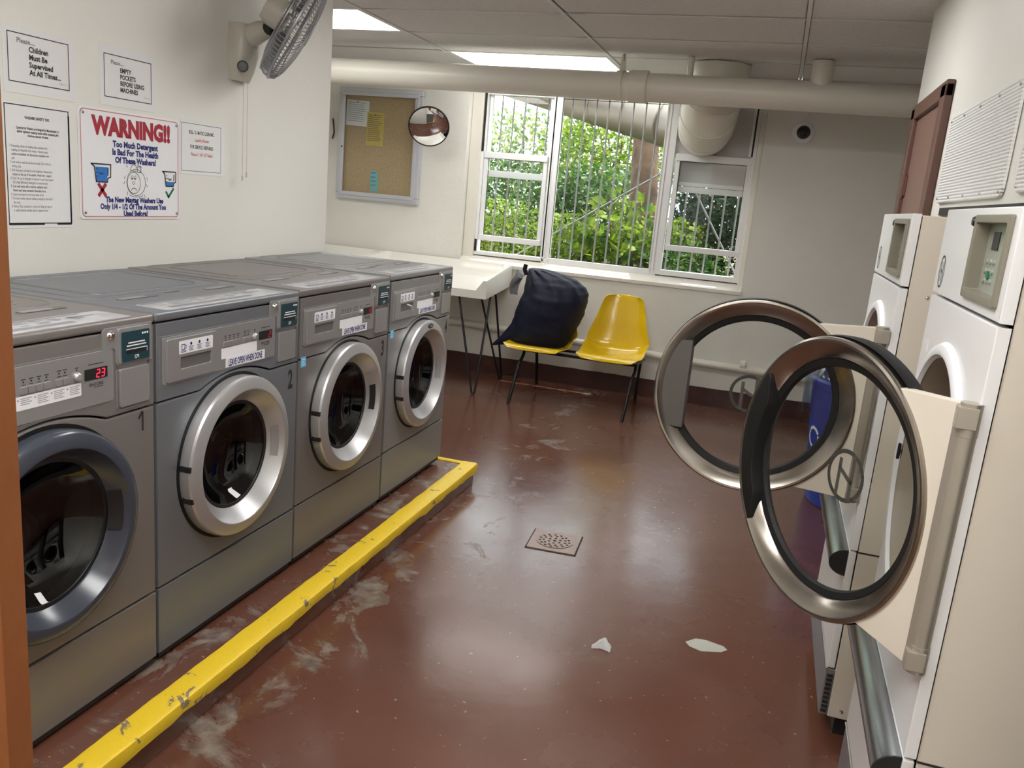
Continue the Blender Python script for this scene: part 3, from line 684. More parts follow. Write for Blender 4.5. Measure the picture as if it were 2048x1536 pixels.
# ------------------------------------------------------------------ dryers
def dryer(xf,yn,Wd,H,zs,zl,theta,hx,hy,du,dz,dr,label,doorlab,gx_):
    rt=thing('tumble_dryer',label,'tumble dryer',(xf,yn,0),0,'tumble dryers')
    def fd(a,b,d): return (-d,a,b)      # a from near edge along the row, b up, d out of the front
    MB().box(.024,.78,.002,Wd-.002,.065,H-.003,.003,1,skip=(-1,0,0)).build('cabinet',DSIDE,rt)
    sm=MB(); sm.box(.024,.78,.0005,.003,zl-.004,zl,0); sm.build('side_seam',GAPM,rt)
    for x,z in ((.07,zs-.02),(.06,.09),(.09,zl-.03)): MB().lathe([(.0001,.004),(.004,.003),(.006,0)],(x,.002,z),(0,-1,0),10).build('side_screw',CHROME,rt)
    # fronts
    cxy=(.315,.95); Rr=.262
    za,zb_=zs+.022,zs+.172; a0,a1=.028,.285
    MB().prism([(0,zs+.003),(Wd,zs+.003),(Wd,H),(0,H)],fd,-.021,0,.0035,holes=(rrect(a0+.009,a1-.009,za+.009,zb_-.009,.004),)).build('upper_panel',DWHITE,rt)
    up=rt.children[-1]
    hole=arcpts(cxy,Rr,0,2*PI*63/64,63)
    MB().prism([(0,zl+.003),(Wd,zl+.003),(Wd,zs-.003),(0,zs-.003)],fd,-.021,0,.003,holes=(hole,)).build('front_panel',DWHITE,rt)
    fp=rt.children[-1]
    MB().box(0,.021,0,Wd,.218,zl-.003,.004,2).build('lint_panel',DWHITE,rt); lp_=rt.children[-1]
    MB().box(.0,.03,.004,Wd-.002,.066,.213,.003,1).build('kick_plate',GREYK,rt); kp=rt.children[-1]
    MB().box(-.003,.004,.0,Wd,.211,.216,.001,1).build('kick_trim',CHROME,kp)
    vs_=MB()
    for q in range(9): vs_.box(.004,.020,-.0012,.003,.078+q*.014,.085+q*.014)
    vs_.build('vent_slots',GAPM,kp)
    MB().box(.05,.7,.03,Wd-.03,0,.066).build('plinth',BLACK,rt)
    # coin box
    MB().prism(rrect(a0,a1,za,zb_,.005),fd,.0005,.007,.0015,holes=(rrect(a0+.018,a1-.018,za+.014,zb_-.014,.004),)).build('control_bezel',BRONZE,up); bz=up.children[-1]
    MB().prism(rrect(a0+.010,a1-.010,za+.010,zb_-.010,.004),fd,-.020,.0005,0,holes=(rrect(a0+.018,a1-.018,za+.014,zb_-.014,.004),)).build('bezel_well',BRONZE,bz)
    fd0=fd
    def fd(a,b,d): return (-(d-.020),a,b)
    MB().prism(rrect(a0+.018,a1-.018,za+.014,zb_-.014,.004),fd,.0,.002).build('control_plate',PLATEG,bz)
    MB().prism(rrect(a1-.105,a1-.060,za+.09,za+.122,.001),fd,.002,.0035).build('display',BLACK,bz)
    for q in range(3):
        for r_ in range(3): MB().prism(arcpts((a1-.05-.024*q,za+.035+.017*r_),.005,0,2*PI,10)[:-1],fd,.002,.005).build('cycle_button',PLATEG,bz)
    MB().prism(rrect(a0+.03,a0+.06,za+.04,za+.09,.003),fd,.002,.006).build('coin_slot',SILVER,bz)
    MB().prism(rrect(a1-.085,a1-.073,za+.04,za+.053,.001),fd,.002,.006).build('green_button',GREENINK,bz)
    fd=fd0
    MB().lathe([(.0001,.008),(.007,.008),(.009,.005),(.009,0)],(0,a1+.016,zb_-.012),(-1,0,0),16).build('key_lock',BLACK,up)
    c=MB(); oc=(.545,zs+.052)
    c.line(fd,arcpts(oc,.026,0,2*PI,28,ry=.033)[:-1],.004,.0008,True); c.line(fd,[(oc[0]-.01,oc[1]-.02),(oc[0]-.01,oc[1]+.02)],.004,.0008); c.line(fd,[(oc[0]+.01,oc[1]-.02),(oc[0]+.01,oc[1]+.02)],.004,.0008); c.line(fd,[(oc[0]+.01,oc[1]+.004),(oc[0]-.01,oc[1]-.004)],.004,.0008)
    c.build('maker_emblem',LOGOM,up)
    MB().prism(rrect(.535,.56,zs-.125,zs-.10,.002),fd,0,.001).build('small_sticker',WHITE,fp)
    # opening collar, tunnel, drum
    MB().lathe([(.262,-.004),(.268,-.012),(.278,-.014),(.288,-.010),(.294,0)],(0,*cxy),(1,0,0),64).build('opening_rim',WHITE,fp)
    MB().lathe([(.264,-.004),(.258,.01),(.250,.06),(.246,.10),(.254,.11)],(0,*cxy),(1,0,0),64).build('drum_collar',TUNNEL,rt)
    MB().lathe([(.25,.10),(.275,.12),(.275,.58),(.0001,.60)],(0,*cxy),(1,0,0),48).build('drum',DRUMB,rt)
    # latch catch at far side
    MB().box(-.012,0,Wd-.035,Wd-.022,.93,.97,.003).build('door_catch',BLACK,fp)
    # handle: half round bar at the top of the lint panel
    hd=MB(); n_=12; pr=[(0,zl-.078)]+[(.046*math.sin(PI*q/n_),zl-.040-.038*math.cos(PI*q/n_)) for q in range(n_+1)]+[(0,zl-.002)]
    hd.prism(pr,lambda a,b,d:(-a,d,b),.006,Wd-.01,.001); hn=hd.build('lint_handle',STEELB,lp_,ang=40)
    MB().prism(pr,lambda a,b,d:(-a*1.02,d,b),.002,.006).build('handle_end_cap',BLACK,hn)
    # hinge post on the cabinet
    # door, hung open: local X along the door from the hinge, Y out of its outer face
    g=MB(); g.lathe([(dr-.003,-.016),(dr,-.005),(dr-.0015,0),(dr-.006,.0025),(dr-.011,.0015),(dr-.041,-.020),(dr-.046,-.028),(dr-.047,-.034),(dr-.005,-.034)],(du,0,dz),(0,1,0),112,close=True)
    D=g.build('door',STEEL,rt,ang=24); D.location=(hx-xf,hy-yn,0); D.rotation_euler=(0,0,PI/2+R(theta))
    if doorlab: tag(D,doorlab)
    MB().lathe([(dr+.002,-.018),(dr+.004,-.03),(dr+.002,-.05),(dr-.02,-.058),(dr-.05,-.05),(dr-.062,-.036),(dr-.058,-.028),(dr-.045,-.024),(dr-.040,-.033),(dr-.01,-.033)],(du,0,dz),(0,1,0),96,close=True).build('door_gasket',RUBBER,D)
    MB().lathe([(dr-.056,-.040),(.1,-.040),(.0001,-.040)],(du,0,dz),(0,1,0),64).build('door_glass',CGLASS,D)
    # hinge-side plate filling the corners
    z0,z1=dz-.236,dz+.240
    a=math.asin(.238/ (dr+.003)); rr_=dr-.006
    arc=[(du-rr_*math.cos(t_),dz+rr_*math.sin(t_)) for t_ in [(-a)+(2*a)*q/24 for q in range(25)]]
    MB().prism([(.014,z0),(.014,z1)]+arc[::-1],lambda p,q,d:(p,d,q),-.030,-.004,.002).build('hinge_plate',DSIDE,D)
    hb=MB(); hb.lathe([(.0001,-.0005),(.016,0),(.0165,z1-z0-.0),(.0001,z1-z0+.001)],(0,-.012,z0),(0,0,1),20); hb.box(0,.016,-.028,.0045,z0,z1,.002,1); H_=hb.build('hinge_bar',HINGE,D)
    MB().lathe([(.0001,.052),(.0172,.05),(.0172,0),(.016,-.001)],(0,-.012,z0-.004),(0,0,1),20).build('hinge_cap',HINGE,D)
    MB().lathe([(.0001,.056),(.0172,.056),(.0172,0),(.016,-.001)],(0,-.012,z1-.052),(0,0,1),20).build('hinge_cap',HINGE,D)
    for zz in (z0+.02,z1-.02): MB().box(-.012+hx-xf,.0,hy-yn-.012,hy-yn+.012,zz-.018,zz+.018,.002).build('hinge_bracket',HINGE,rt)
    # emblem on the glass
    lc=(.289,.960) if theta<60 else (.312,.958); lr=.050
    fg=lambda p,q,d:(p,-.040+d,q)
    c=MB()
    n_=40; oo=arcpts(lc,lr,0,2*PI,n_)[:-1]
    c.line(fg,oo,.009,.0012,True); c.line(fg,[(lc[0]+.019,lc[1]-.046),(lc[0]+.019,lc[1]+.030)],.0095,.0014); c.line(fg,[(lc[0]-.019,lc[1]-.046),(lc[0]-.019,lc[1]+.046)],.0095,.0014); c.line(fg,[(lc[0]+.019,lc[1]+.012),(lc[0]-.019,lc[1]-.010)],.0095,.0014)
    c.build('door_emblem',LOGOM,D)
    # grip at the free edge
    if gx_=='plate':
        q=[(du+.180,dz-.122),(du+.180,dz+.135)]; rr2=dr-.018
        b0=math.asin(.135/rr2); b1=-math.asin(.122/rr2)
        arc=[(du+rr2*math.cos(b0+(b1-b0)*j/16),dz+rr2*math.sin(b0+(b1-b0)*j/16)) for j in range(17)]
        MB().prism(q+arc,lambda p,q_,d:(p,d,q_),-.046,-.008,.003).build('door_grip',mat('olive_grip',(.10,.095,.085),.45),D)
    else:
        c=MB(); b0,b1=R(38),R(-40); oc_=[];ic=[]
        for j in range(33):
            t_=b0+(b1-b0)*j/32; k=math.sin(PI*j/32)
            ro=dr-.010; ri_=ro-.014-.034*min(1,k*2.2)-.004*math.sin(PI*j/16)
            oc_.append((du+ro*math.cos(t_),dz+ro*math.sin(t_))); ic.append((du+ri_*math.cos(t_),dz+ri_*math.sin(t_)))
        c.prism(oc_+ic[::-1],lambda p,q_,d:(p,d,q_),-.030,.0015,.002); c.build('door_grip',RUBBER,D,ang=60)
    return rt
dryer(1.81,-2.312,.612,1.503,1.318,.537,34,1.79,-2.313,.323,.945,.2885,'nearer white tumble dryer with its round glass door half open toward the aisle','half open round glass door',None)
dryer(1.775,-1.445,.625,1.493,1.307,.578,85,1.755,-1.44,.3025,.955,.2745,'farther white tumble dryer by the brown door, its round door swung wide open','wide open round glass door','plate')

# ribbed metal sheets on the right wall above the dryers
for y0,y1,z0,z1,lab in ((-1.485,-.60,1.545,1.822,'white ribbed sheet on the right wall nearer the brown door'),(-2.55,-1.60,1.552,1.835,'white ribbed sheet on the right wall above the nearer dryer')):
    s=thing('ribbed_sheet',lab,'wall panel',(XR,(y0+y1)/2,z0),0,'ribbed sheets above the dryers'); h=(y1-y0)/2
    MB().prism(rrect(-h,h,0,z1-z0,.03),lambda a,b,d:(-d,a,b),.002,.010,.002).build('sheet',WPERF,s)
    for a in (-h+.02,-h*.5,0,h*.5,h-.02):
        for b in (.015,z1-z0-.015): MB().lathe([(.0001,.014),(.003,.0135),(.0045,.010)],(0,a,b),(-1,0,0),8).build('screw',SILVER,s)
tg=MB(); tg.box(XR-.004,XR+.002,-2.6,-.66,1.506,1.530); tag(tg.build('wall_gap',GAPM),'dark gap in the wall above the dryers','trim'); bpy.data.objects['wall_gap'].name='trim_2'; bpy.data.objects['trim_2']['kind']='structure'

# ------------------------------------------------------------------ signs on the left wall
def sign(name,label,cat,y0,y1,z0,z1,th=.0015,M_=PLASTICP,r=.004,z=None):
    o=thing(name,label,cat,(XL,(y0+y1)/2,z0))
    h=(y1-y0)/2
    MB().prism(rrect(-h,h,0,z1-z0,r),lambda a,b,d:(d,a,b),.0002,th,.0005).build('sheet',M_,o)
    return o,(lambda a,b,d:(th+d,a-(y0+y1)/2,b-z0))
o,fn=sign('paper_notice','white notice saying Children Must Be Supervised At All Times','notice',-1.836,-1.573,1.615,1.80)
MB().rect(fn,-1.82,-1.60,1.646,1.784,t=.0028).text('Children\nMust Be\nSupervised\nAt All Times...',fn,.0215,-1.747,1.7365,'LEFT',.035,.92).build('lettering',INK,o)
MB().text('Please....',fn,.020,-1.788,1.757,'LEFT',.03,.95).text('Thank You',fn,.007,-1.64,1.66,'LEFT',0).build('heading',GREYINK,o)
o,fn=sign('paper_notice','white notice saying Empty Pockets Before Using Machines','notice',-1.476,-1.217,1.623,1.816)
MB().rect(fn,-1.457,-1.238,1.65,1.787,t=.0028).text('EMPTY\nPOCKETS\nBEFORE USING\nMACHINES',fn,.0205,-1.386,1.7345,'LEFT',.035,.82).build('lettering',INK,o)
MB().text('Please....',fn,.018,-1.427,1.757,'LEFT',.03,.95).text('Thank You',fn,.007,-1.275,1.665,'LEFT',0).build('heading',GREYINK,o)
o,fn=sign('paper_notice','tall white page of washer safety tips in a heavy black border','notice',-1.846,-1.60,1.225,1.592)
t=MB(); t.rect(fn,-1.841,-1.608,1.238,1.584,t=.003); t.rect(fn,-1.841,-1.713,1.234,1.240); t.rect(fn,-1.665,-1.608,1.234,1.241); t.rect(fn,-1.612,-1.606,1.238,1.57)
t.text('WASHER SAFETY TIPS',fn,.0115,-1.727,1.545,'CENTER',.03,.8)
t.text('Commercial Washers are designed by Manufacturer to\ndeliver optimum washing results while consuming the\nminimum amount of water.',fn,.0105,-1.725,1.515,'CENTER',.02,.66)
t.build('lettering',INK,o)
body=['1. Presoaking articles for washing takes minutes with a','    washing aid dissolved in the washer. Heavily greasy','    articles immediately and drawstrings ornaments and','    pins.','2. Load washer until tub the drum loosely. Door will lock','    during cycle.','3. Add detergent and bleach to the dispenser compartment','    located on the top of the washer. Avoid over - soaping.','4. Only 1/4 cup of detergent is required in each load washer','    H.E. (High Efficiency) detergent is recommended.','5. Only wash items with a machine washable rating.','    Never wash items containing flammable fumes.','6. Leave your laundry in dry area open up lid.','7. For best results, remove clothes promptly at the end of','    the cycle.','8. Notice: Place machines in a period of delay by rules of','    a malfunctioning machine and to request service.']
t=MB()
for k,s_ in enumerate(body): t.text(s_,fn,.0105,-1.829,1.462-k*.0117,'LEFT',.012 if k not in (2,7,10,11) else .03,.60)
t.build('small_print',GREYINK,o)
o,fn=sign('service_notice','small white service and refunds notice right of the warning sign','notice',-1.087,-.823,1.42,1.618)
MB().rect(fn,-1.083,-.848,1.432,1.608,t=.0015).text('IDEL- O- MATIC COIN INC.',fn,.0185,-.965,1.570,'CENTER',.015,.68).text('FOR SERVICE / REFUNDS',fn,.0185,-.965,1.517,'CENTER',.015,.68).build('lettering',INK,o)
MB().text('Laundry Rooms',fn,.018,-.965,1.543,'CENTER',.015,.72).text('Phone 1- 347- 417-4660',fn,.018,-.965,1.489,'CENTER',.015,.72).build('red_lettering',PINKINK,o)
# warning sign
o,fn=sign('warning_sign','white metal warning sign about too much detergent, with red heading','sign',-1.572,-1.097,1.252,1.610,.004,WHITE,.012)
t=MB(); t.line(fn,rrect(-1.564,-1.104,1.260,1.602,.014),.0035,.0006,True); t.build('border',PINKEDGE,o)
MB().text('WARNING!!',fn,.078,-1.330,1.529,'CENTER',.06,.87).build('red_heading',REDINK,o)
MB().line(fn,[(-1.493,1.366),(-1.464,1.330)],.012).line(fn,[(-1.464,1.366),(-1.493,1.330)],.012).build('cross_mark',REDINK,o)
for nm,rows_ in (('upper_lettering',(('Too Much Detergent',-1.32,1.4925),('Is Bad For The Health',-1.32,1.4665),('Of These Washers!',-1.32,1.4405))),('lower_lettering',(('The New Maytag Washers Use',-1.325,1.3085),('Only 1/4 - 1/2 Of The Amount You',-1.330,1.2855),('Used Before!',-1.325,1.2625)))):
    t=MB()
    for s_,x,z in rows_: t.text(s_,fn,.0275 if nm[0]=='u' else .0255,x,z,'CENTER',.05,.90 if nm[0]=='u' else .86)
    t.build(nm,BLUEINK,o)
MB().line(fn,[(-1.170,1.350),(-1.157,1.332),(-1.131,1.362)],.009).build('check_mark',GREENINK,o)
def cup(mb,mf,cx,cz,w,h,fill):
    L_=[(cx-w*.62,cz+h/2),(cx-w*.44,cz+h*.36),(cx-w*.34,cz-h/2),(cx+w*.3,cz-h/2),(cx+w*.34,cz-h*.28),(cx+w*.5,cz-h*.2),(cx+w*.52,cz+h/2)]
    mb.line(fn,L_,.0042,.0012,True)
    for k in range(3): mb.rect(fn,cx-w*.36,cx-w*.22,cz+h*(.22-.2*k)-.001,cz+h*(.22-.2*k)+.001,.0012)
    mb.line(fn,[(cx+w*.36,cz+h*.3),(cx+w*.34,cz-h*.12)],.004,.0012)
    zt=cz-h/2+h*fill
    mf.poly(fn,[(cx-w*.32,cz-h*.47),(cx+w*.28,cz-h*.47),(cx+w*.36,zt),(cx-w*.36-.02*w,zt)],.0007)
ml=MB()
for q in ((-1.478,1.403,.075,.058,.84),(-1.150,1.397,.062,.052,.30)):
    mf=MB(); cup(ml,mf,*q); mf.build('cup_filling',CUPBLUE,o)
ml.text('No !',fn,.011,-1.48,1.398,'CENTER',.02,1,.0013).text('Yes!',fn,.0125,-1.152,1.392,'CENTER',.03,1,.0013)
# line drawing of a washer
cx,cz=0,0
fn0=fn; fn=lambda p,q,d: fn0(-1.322+p*.78,1.381+q*.80,d)
ml.line(fn,arcpts((cx,cz-.004),.058,0,2*PI,30,ry=.056)[:-1],.002,.0012,True); ml.line(fn,arcpts((cx-.014,cz-.006),.040,0,2*PI,26,ry=.046)[:-1],.002,.0012,True)
ml.line(fn,arcpts((cx-.012,cz+.046),.021,.3,PI,12,ry=.026),.002,.0012); ml.line(fn,[(cx-.035,cz+.046),(cx+.03,cz+.040),(cx+.032,cz+.066),(cx+.008,cz+.070)],.002,.0012); ml.line(fn,rrect(cx+.008,cx+.030,cz+.042,cz+.064,.004),.002,.0012,True)
ml.line(fn,arcpts((cx-.014,cz-.044),.018,.3,PI-.3,10,ry=.016),.0022,.0012)
for a in (-.024,-.006): ml.line(fn,arcpts((cx+a,cz+.016),.006,0,2*PI,10,ry=.009)[:-1],.0016,.0012,True); ml.prism(arcpts((cx+a-.001,cz+.013),.003,0,2*PI,8)[:-1],lambda p,q,d:fn(p,q,d),.0010,.0013)
ml.line(fn,arcpts((cx-.016,cz-.006),.008,0,2*PI,10,ry=.006)[:-1],.0016,.0012,True)
ml.line(fn,arcpts((cx,cz-.052),.044,PI*1.08,PI*1.92,12,ry=.014),.002,.0012)
for p,q in (((cx-.066,cz+.02),(cx-.074,cz+.01)),((cx-.068,cz),(cx-.076,cz-.012)),((cx+.066,cz+.02),(cx+.072,cz+.008)),((cx+.064,cz-.01),(cx+.07,cz-.02)),((cx-.05,cz+.06),(cx-.06,cz+.066)),((cx-.02,cz+.078),(cx-.024,cz+.088)),((cx-.002,cz+.076),(cx+.002,cz+.086)),((cx-.055,cz-.045),(cx-.055,cz-.06)),((cx+.05,cz-.055),(cx+.056,cz-.066))): ml.line(fn,[p,q],.0022,.0012)
fn=fn0
ml.build('line_drawing',INK,o)
for y in (-1.552,-1.113):
    for z in (1.59,1.272): MB().lathe([(.0001,.007),(.004,.006),(.005,.004)],(0,y+1.3345,z-1.252),(1,0,0),10).build('screw',GREYK,o)

# ------------------------------------------------------------------ wall fan
fnn=thing('wall_fan','grey caged fan on a beige wall bracket high on the left wall','fan',(XL,-.745,1.80))
b=MB(); sec=[(0,.052,.036),(.04,.060,.055),(.10,.066,.072),(.16,.066,.075),(.215,.058,.066)]
def fb(u,v):
    k=v*(len(sec)-1); i=min(int(k),len(sec)-2); f_=k-i
    z,w_,d_=[sec[i][q]+(sec[i+1][q]-sec[i][q])*f_ for q in range(3)]
    a=-PI/2+PI*u; e=.55
    return Vector((d_*abs(math.cos(a))**e,w_*math.copysign(abs(math.sin(a))**e,math.sin(a)),z))
gq=b.surf(fb,21,13); b.bm.faces.new([gq[i][0] for i in range(21)]); b.bm.faces.new([gq[i][-1] for i in range(21)][::-1])
b.build('bracket_base',FANB,fnn,ang=60)
MB().tube([(.05,-.0,.17),(.11,0,.195),(.145,0,.205)],.04,16,rfn=lambda t_:.046-.014*t_).build('bracket_arm',FANB,fnn)
MB().lathe([(.0001,.017),(.016,.016),(.022,.010),(.022,0)],(.058,-.045,.052),(.55,-.8,0),20).build('speed_knob',mat('dark_grey_knob',(.075,.075,.075),.4),fnn)
A=Vector((.78,.51,-.50)).normalized(); Cn=Vector((-.445-XL,-.758+.745,2.018-1.80)); RF=.235
MB().lathe([(.0001,-.13),(.05,-.125),(.062,-.10),(.062,-.045),(.05,-.03),(.0001,-.028)],Cn,A,28).build('motor_housing',FANB,fnn)
MB().ball((.155,-.012,.205),.028,14).build('tilt_joint',BLACK,fnn)
U=(Vector((0,0,1))-A*A.z).normalized(); V=A.cross(U)
cg=MB()
def cagept(r_,h,t_): return Cn+(U*math.cos(t_)+V*math.sin(t_))*r_+A*h
NS=80
for k in range(NS):
    t_=2*PI*k/NS
    cg.tube([cagept(r_,h,t_+tw) for r_,h,tw in ((.06,-.044,0),(.16,-.043,.02),(.207,-.033,.03),(.222,-.012,.03),(.225,.012,.03))],.0016,4,cap=False)
    cg.tube([cagept(r_,h,t_+tw) for r_,h,tw in ((.225,.012,.03),(.217,.030,.06),(.18,.047,.14),(.11,.060,.22),(.05,.064,.3))],.0016,4,cap=False)
cg.build('cage_wires',FANG,fnn)
rg=MB()
for r_,h,q in ((.226,.010,.006),(.212,-.03,.003),(.16,-.043,.003),(.2,.040,.0025)): rg.tube([cagept(r_,h,2*PI*k/64) for k in range(64)],q,6,closed=True)
rg.build('cage_ring',FANG,fnn)
MB().lathe([(.0001,.070),(.045,.068),(.052,.060),(.05,.054)],Cn,A,28).build('cage_badge',FANG,fnn)
for k in range(4):
    bl=MB(); t0=2*PI*k/4
    def bf(u,v): 
        r_=.045+.165*u; return cagept(r_,-.012+.035*(v-.5)*(1-.3*u)+.003*(1 if False else 0),t0+(v-.5)*(.75+.25*math.sin(u*PI)))
    bl.surf(bf,8,8); bmesh.ops.solidify(bl.bm,geom=bl.bm.faces[:],thickness=.002); bl.build('fan_blade',mat('fan_blade_plastic',(.30,.31,.33),.3) if k==0 else bpy.data.materials['fan_blade_plastic'],fnn)
for y,z in ((-.020,-.37),(.008,-.355)):
    p=MB(); p.cyl((.045,y,.01),(.045,y,z),.0012,6); p.cyl((.045,y,z),(.045,y,z-.02),.0035,8); p.build('pull_cord',FANB,fnn)

# ------------------------------------------------------------------ notice case, mirror, camera on the back wall
nb=thing('notice_case','glazed cork notice case with pale metal frame on the back wall','notice board',(-1.742,YB,1.297))
f_=MB(); hw,hh=.372,.886
for q in ((-hw,hw,0,.045),(-hw,hw,hh-.045,hh),(-hw,-hw+.045,.045,hh-.045),(hw-.045,hw,.045,hh-.045)): f_.box(q[0],q[1],-.04,-.001,q[2],q[3],.006)
f_.build('case_frame',ALU,nb)
f_=MB()
for q in ((-hw+.03,hw-.03,.03,.062),(-hw+.03,hw-.03,hh-.062,hh-.03),(-hw+.03,-hw+.062,.062,hh-.062),(hw-.062,hw-.03,.062,hh-.062)): f_.box(q[0],q[1],-.05,-.038,q[2],q[3],.004)
dr_=f_.build('case_door',ALU,nb); MB().lathe([(.0001,.006),(.006,.005),(.007,0)],(-hw+.046,-.05,hh*.47),(0,-1,0),12).build('case_lock',BLACK,dr_)
MB().box(-hw+.045,hw-.045,-.012,-.001,.045,hh-.045).build('cork_panel',CORK,nb)
MB().box(-hw+.06,hw-.06,-.043,-.041,.06,hh-.06).build('case_glass',WGLASS,nb)
def note(label,x0,x1,z0,z1,M_,rot,lines,ink,off):
    o=thing('pinned_paper',label,'notice',((x0+x1)/2,YB-off,z0),0); o.rotation_euler=(0,R(rot),0); h=(x1-x0)/2; H=z1-z0
    s_=MB(); s_.surf(lambda u,v:Vector((-h+2*h*u,-.004*math.sin(u*PI)-.010*max(0,u-.8)*v,H*v)),8,6); s_.build('sheet',M_,o)
    t=MB(); r_=random.Random(x0)
    for k in range(lines):
        z=H*(.90-.80*k/lines); t.quad((-h*.82,-.0075,z),(h*r_.uniform(.4,.8),-.0075,z),(h*r_.uniform(.4,.8),-.0075,z+.004),(-h*.82,-.0075,z+.004))
    t.build('printed_lines',ink,o); MB().ball((-.0,-.009,H*.93),.006,8).build('push_pin',GREYK,o)
note('white printed page pinned at the top left of the cork notice case',-2.06,-1.855,1.885,2.085,PAPER,2,10,GREYINK,.014)
note('yellow printed page pinned in the middle of the cork notice case',-1.868,-1.712,1.735,2.0,YPAPER,1,14,BROWN,.017)
note('small turquoise leaflet pinned near the bottom of the cork notice case',-1.808,-1.738,1.375,1.535,CYAN,-3,4,BLUEINK,.014)
mr=thing('convex_mirror','round convex mirror with black rim beside the notice case','mirror',(-1.19,2.30,1.896))
Ax=Vector((.30,-.80,-.42)).normalized()
MB().lathe([(.0001,.032),(.04,.0305),(.08,.025),(.12,.0165),(.150,.006)],(0,0,0),Ax,48).build('mirror_dome',MIRR,mr,ang=80)
MB().lathe([(.149,.009),(.156,.008),(.158,-.004),(.15,-.012),(.02,-.03),(.0001,-.03)],(0,0,0),Ax,48).build('mirror_rim',BLACK,mr)
MB().tube([-Ax*.03,-Ax*.12,Vector((-.03,.30,.03))],.010,10).build('mirror_bracket',BLKSTEEL,mr)
cm=thing('security_camera','round white dome security camera on the back wall by the window','security camera',(1.52,YB,2.045))
MB().lathe([(.076,0),(.075,.012),(.068,.022),(.050,.028),(.046,.028)],(0,0,0),(0,-1,0),36).build('camera_base',WHITE,cm)
MB().lathe([(.047,.026),(.044,.040),(.033,.054),(.018,.062),(.0001,.064)],(0,0,0),(0,-1,0),32).build('camera_dome',mat('black_dome',(.01,.01,.012),.06,0,.7),cm)
MB().tube([(0,-.006,.07),(.006,-.006,.12),(.015,-.006,.32)],.005,8).build('camera_cable',WHITE,cm)
cb=thing('wall_cable','thin black cable hanging by the end of the left wall','cable',(-2.18,YB-.012,1.77))
MB().tube([(0,0,.16),(.012,-.004,.10),(.015,0,.05),(0,0,0)],.006,8).build('cable',BLACK,cb)

# ------------------------------------------------------------------ folding tables
def table(x0,x1,label):
    t=thing('folding_table',label,'table',((x0+x1)/2,2.2,0),0,'white folding tables along the back wall')
    c0=(x0+x1)/2; hx=(x1-x0)/2
    yf,yb=1.83,2.585
    def ztop(a,v):      # a = distance from the nearer end, v = 0 front .. 1 back
        rim=.831+.07*v; tray=.757+.05*v+ (.093*max(0,(v-.90)/.10))
        k=min(1,max(0,(a-.027)/.055)); return rim+(tray-rim)*k
    g=MB(); NU=48; NV=16
    A_=[0,.004,.012,.027,.036,.046,.058,.070,.082,.095]; xs_=[-hx+a for a in A_]+[-hx+.15+ (2*hx-.3)*i/10 for i in range(11)]+[hx-a for a in A_[::-1]]
    def px(i): return xs_[i]
    def sl_(v): return .055*v
    top=[]
    for i in range(len(xs_)):
        a=min(xs_[i]+hx,hx-xs_[i]); row=[]
        for j in range(NV+1):
            v=j/NV; ro=.006 if a<.001 else 0
            row.append(g.bm.verts.new((xs_[i]-(sl_(v) if xs_[i]>hx-.1 and x1>-.6 else 0),yf-2.2+(yb-yf)*v,ztop(a,v)-ro)))
        top.append(row)
    bot=[[g.bm.verts.new((v_.co.x*(1 if True else 1),v_.co.y,.700+.035*((v_.co.y+2.2-yf)/(yb-yf)))) for v_ in row] for row in top]
    n=len(xs_)
    for i in range(n-1):
        for j in range(NV):
            g.bm.faces.new((top[i][j],top[i+1][j],top[i+1][j+1],top[i][j+1])); g.bm.faces.new((bot[i][j],bot[i][j+1],bot[i+1][j+1],bot[i+1][j]))
        g.bm.faces.new((top[i][0],bot[i][0],bot[i+1][0],top[i+1][0])); g.bm.faces.new((top[i][NV],top[i+1][NV],bot[i+1][NV],bot[i][NV]))
    for j in range(NV):
        g.bm.faces.new((top[0][j],top[0][j+1],bot[0][j+1],bot[0][j])); g.bm.faces.new((top[-1][j],bot[-1][j],bot[-1][j+1],top[-1][j+1]))
    bv=[e for e in g.bm.edges if len(e.link_faces)==2 and e.calc_face_angle(0)>1.0]
    bmesh.ops.recalc_face_normals(g.bm,faces=g.bm.faces)
    bmesh.ops.bevel(g.bm,geom=bv,offset=.006,segments=2,affect='EDGES',profile=.5)
    g.build('tabletop',TABLEM,t,ang=40)
    for sx in (-1,1):
        for yy,dy in ((1.80,1),(2.42,-1)):
            fxx=sx*(hx-.03); l=MB()
            p=[(fxx-sx*.02,yy+.12*dy-2.2+ .02,.71),(fxx-.012,yy-2.2,.02),(fxx-.008,yy-2.2,.008),(fxx+.010,yy-2.2,.008),(fxx+.014,yy-2.2,.02),(fxx+sx*.0,yy+.02*dy-2.2,.71)]
            p=[(fxx-sx*.20,yy+.09*dy-2.2,.715),(fxx-sx*.016,yy-2.2,.03),(fxx-sx*.012,yy-2.2,.010),(fxx+sx*.008,yy-2.2,.010),(fxx+sx*.012,yy-2.2,.03),(fxx-sx*.01,yy+.26*dy-2.2,.725)]
            l.tube(p,.0085,8); l.build('leg',BLKSTEEL,t)
        l=MB(); l.tube([(sx*(hx-.10),-.28,.712),(sx*(hx-.1),.30,.735)],.008,8); l.build('leg_rail',BLKSTEEL,t)
    return t
table(-1.655,-.463,'white moulded folding table with black hairpin legs beside the laundry bag')
table(-2.66,-1.665,'white moulded folding table in the left corner, mostly hidden behind the washers')

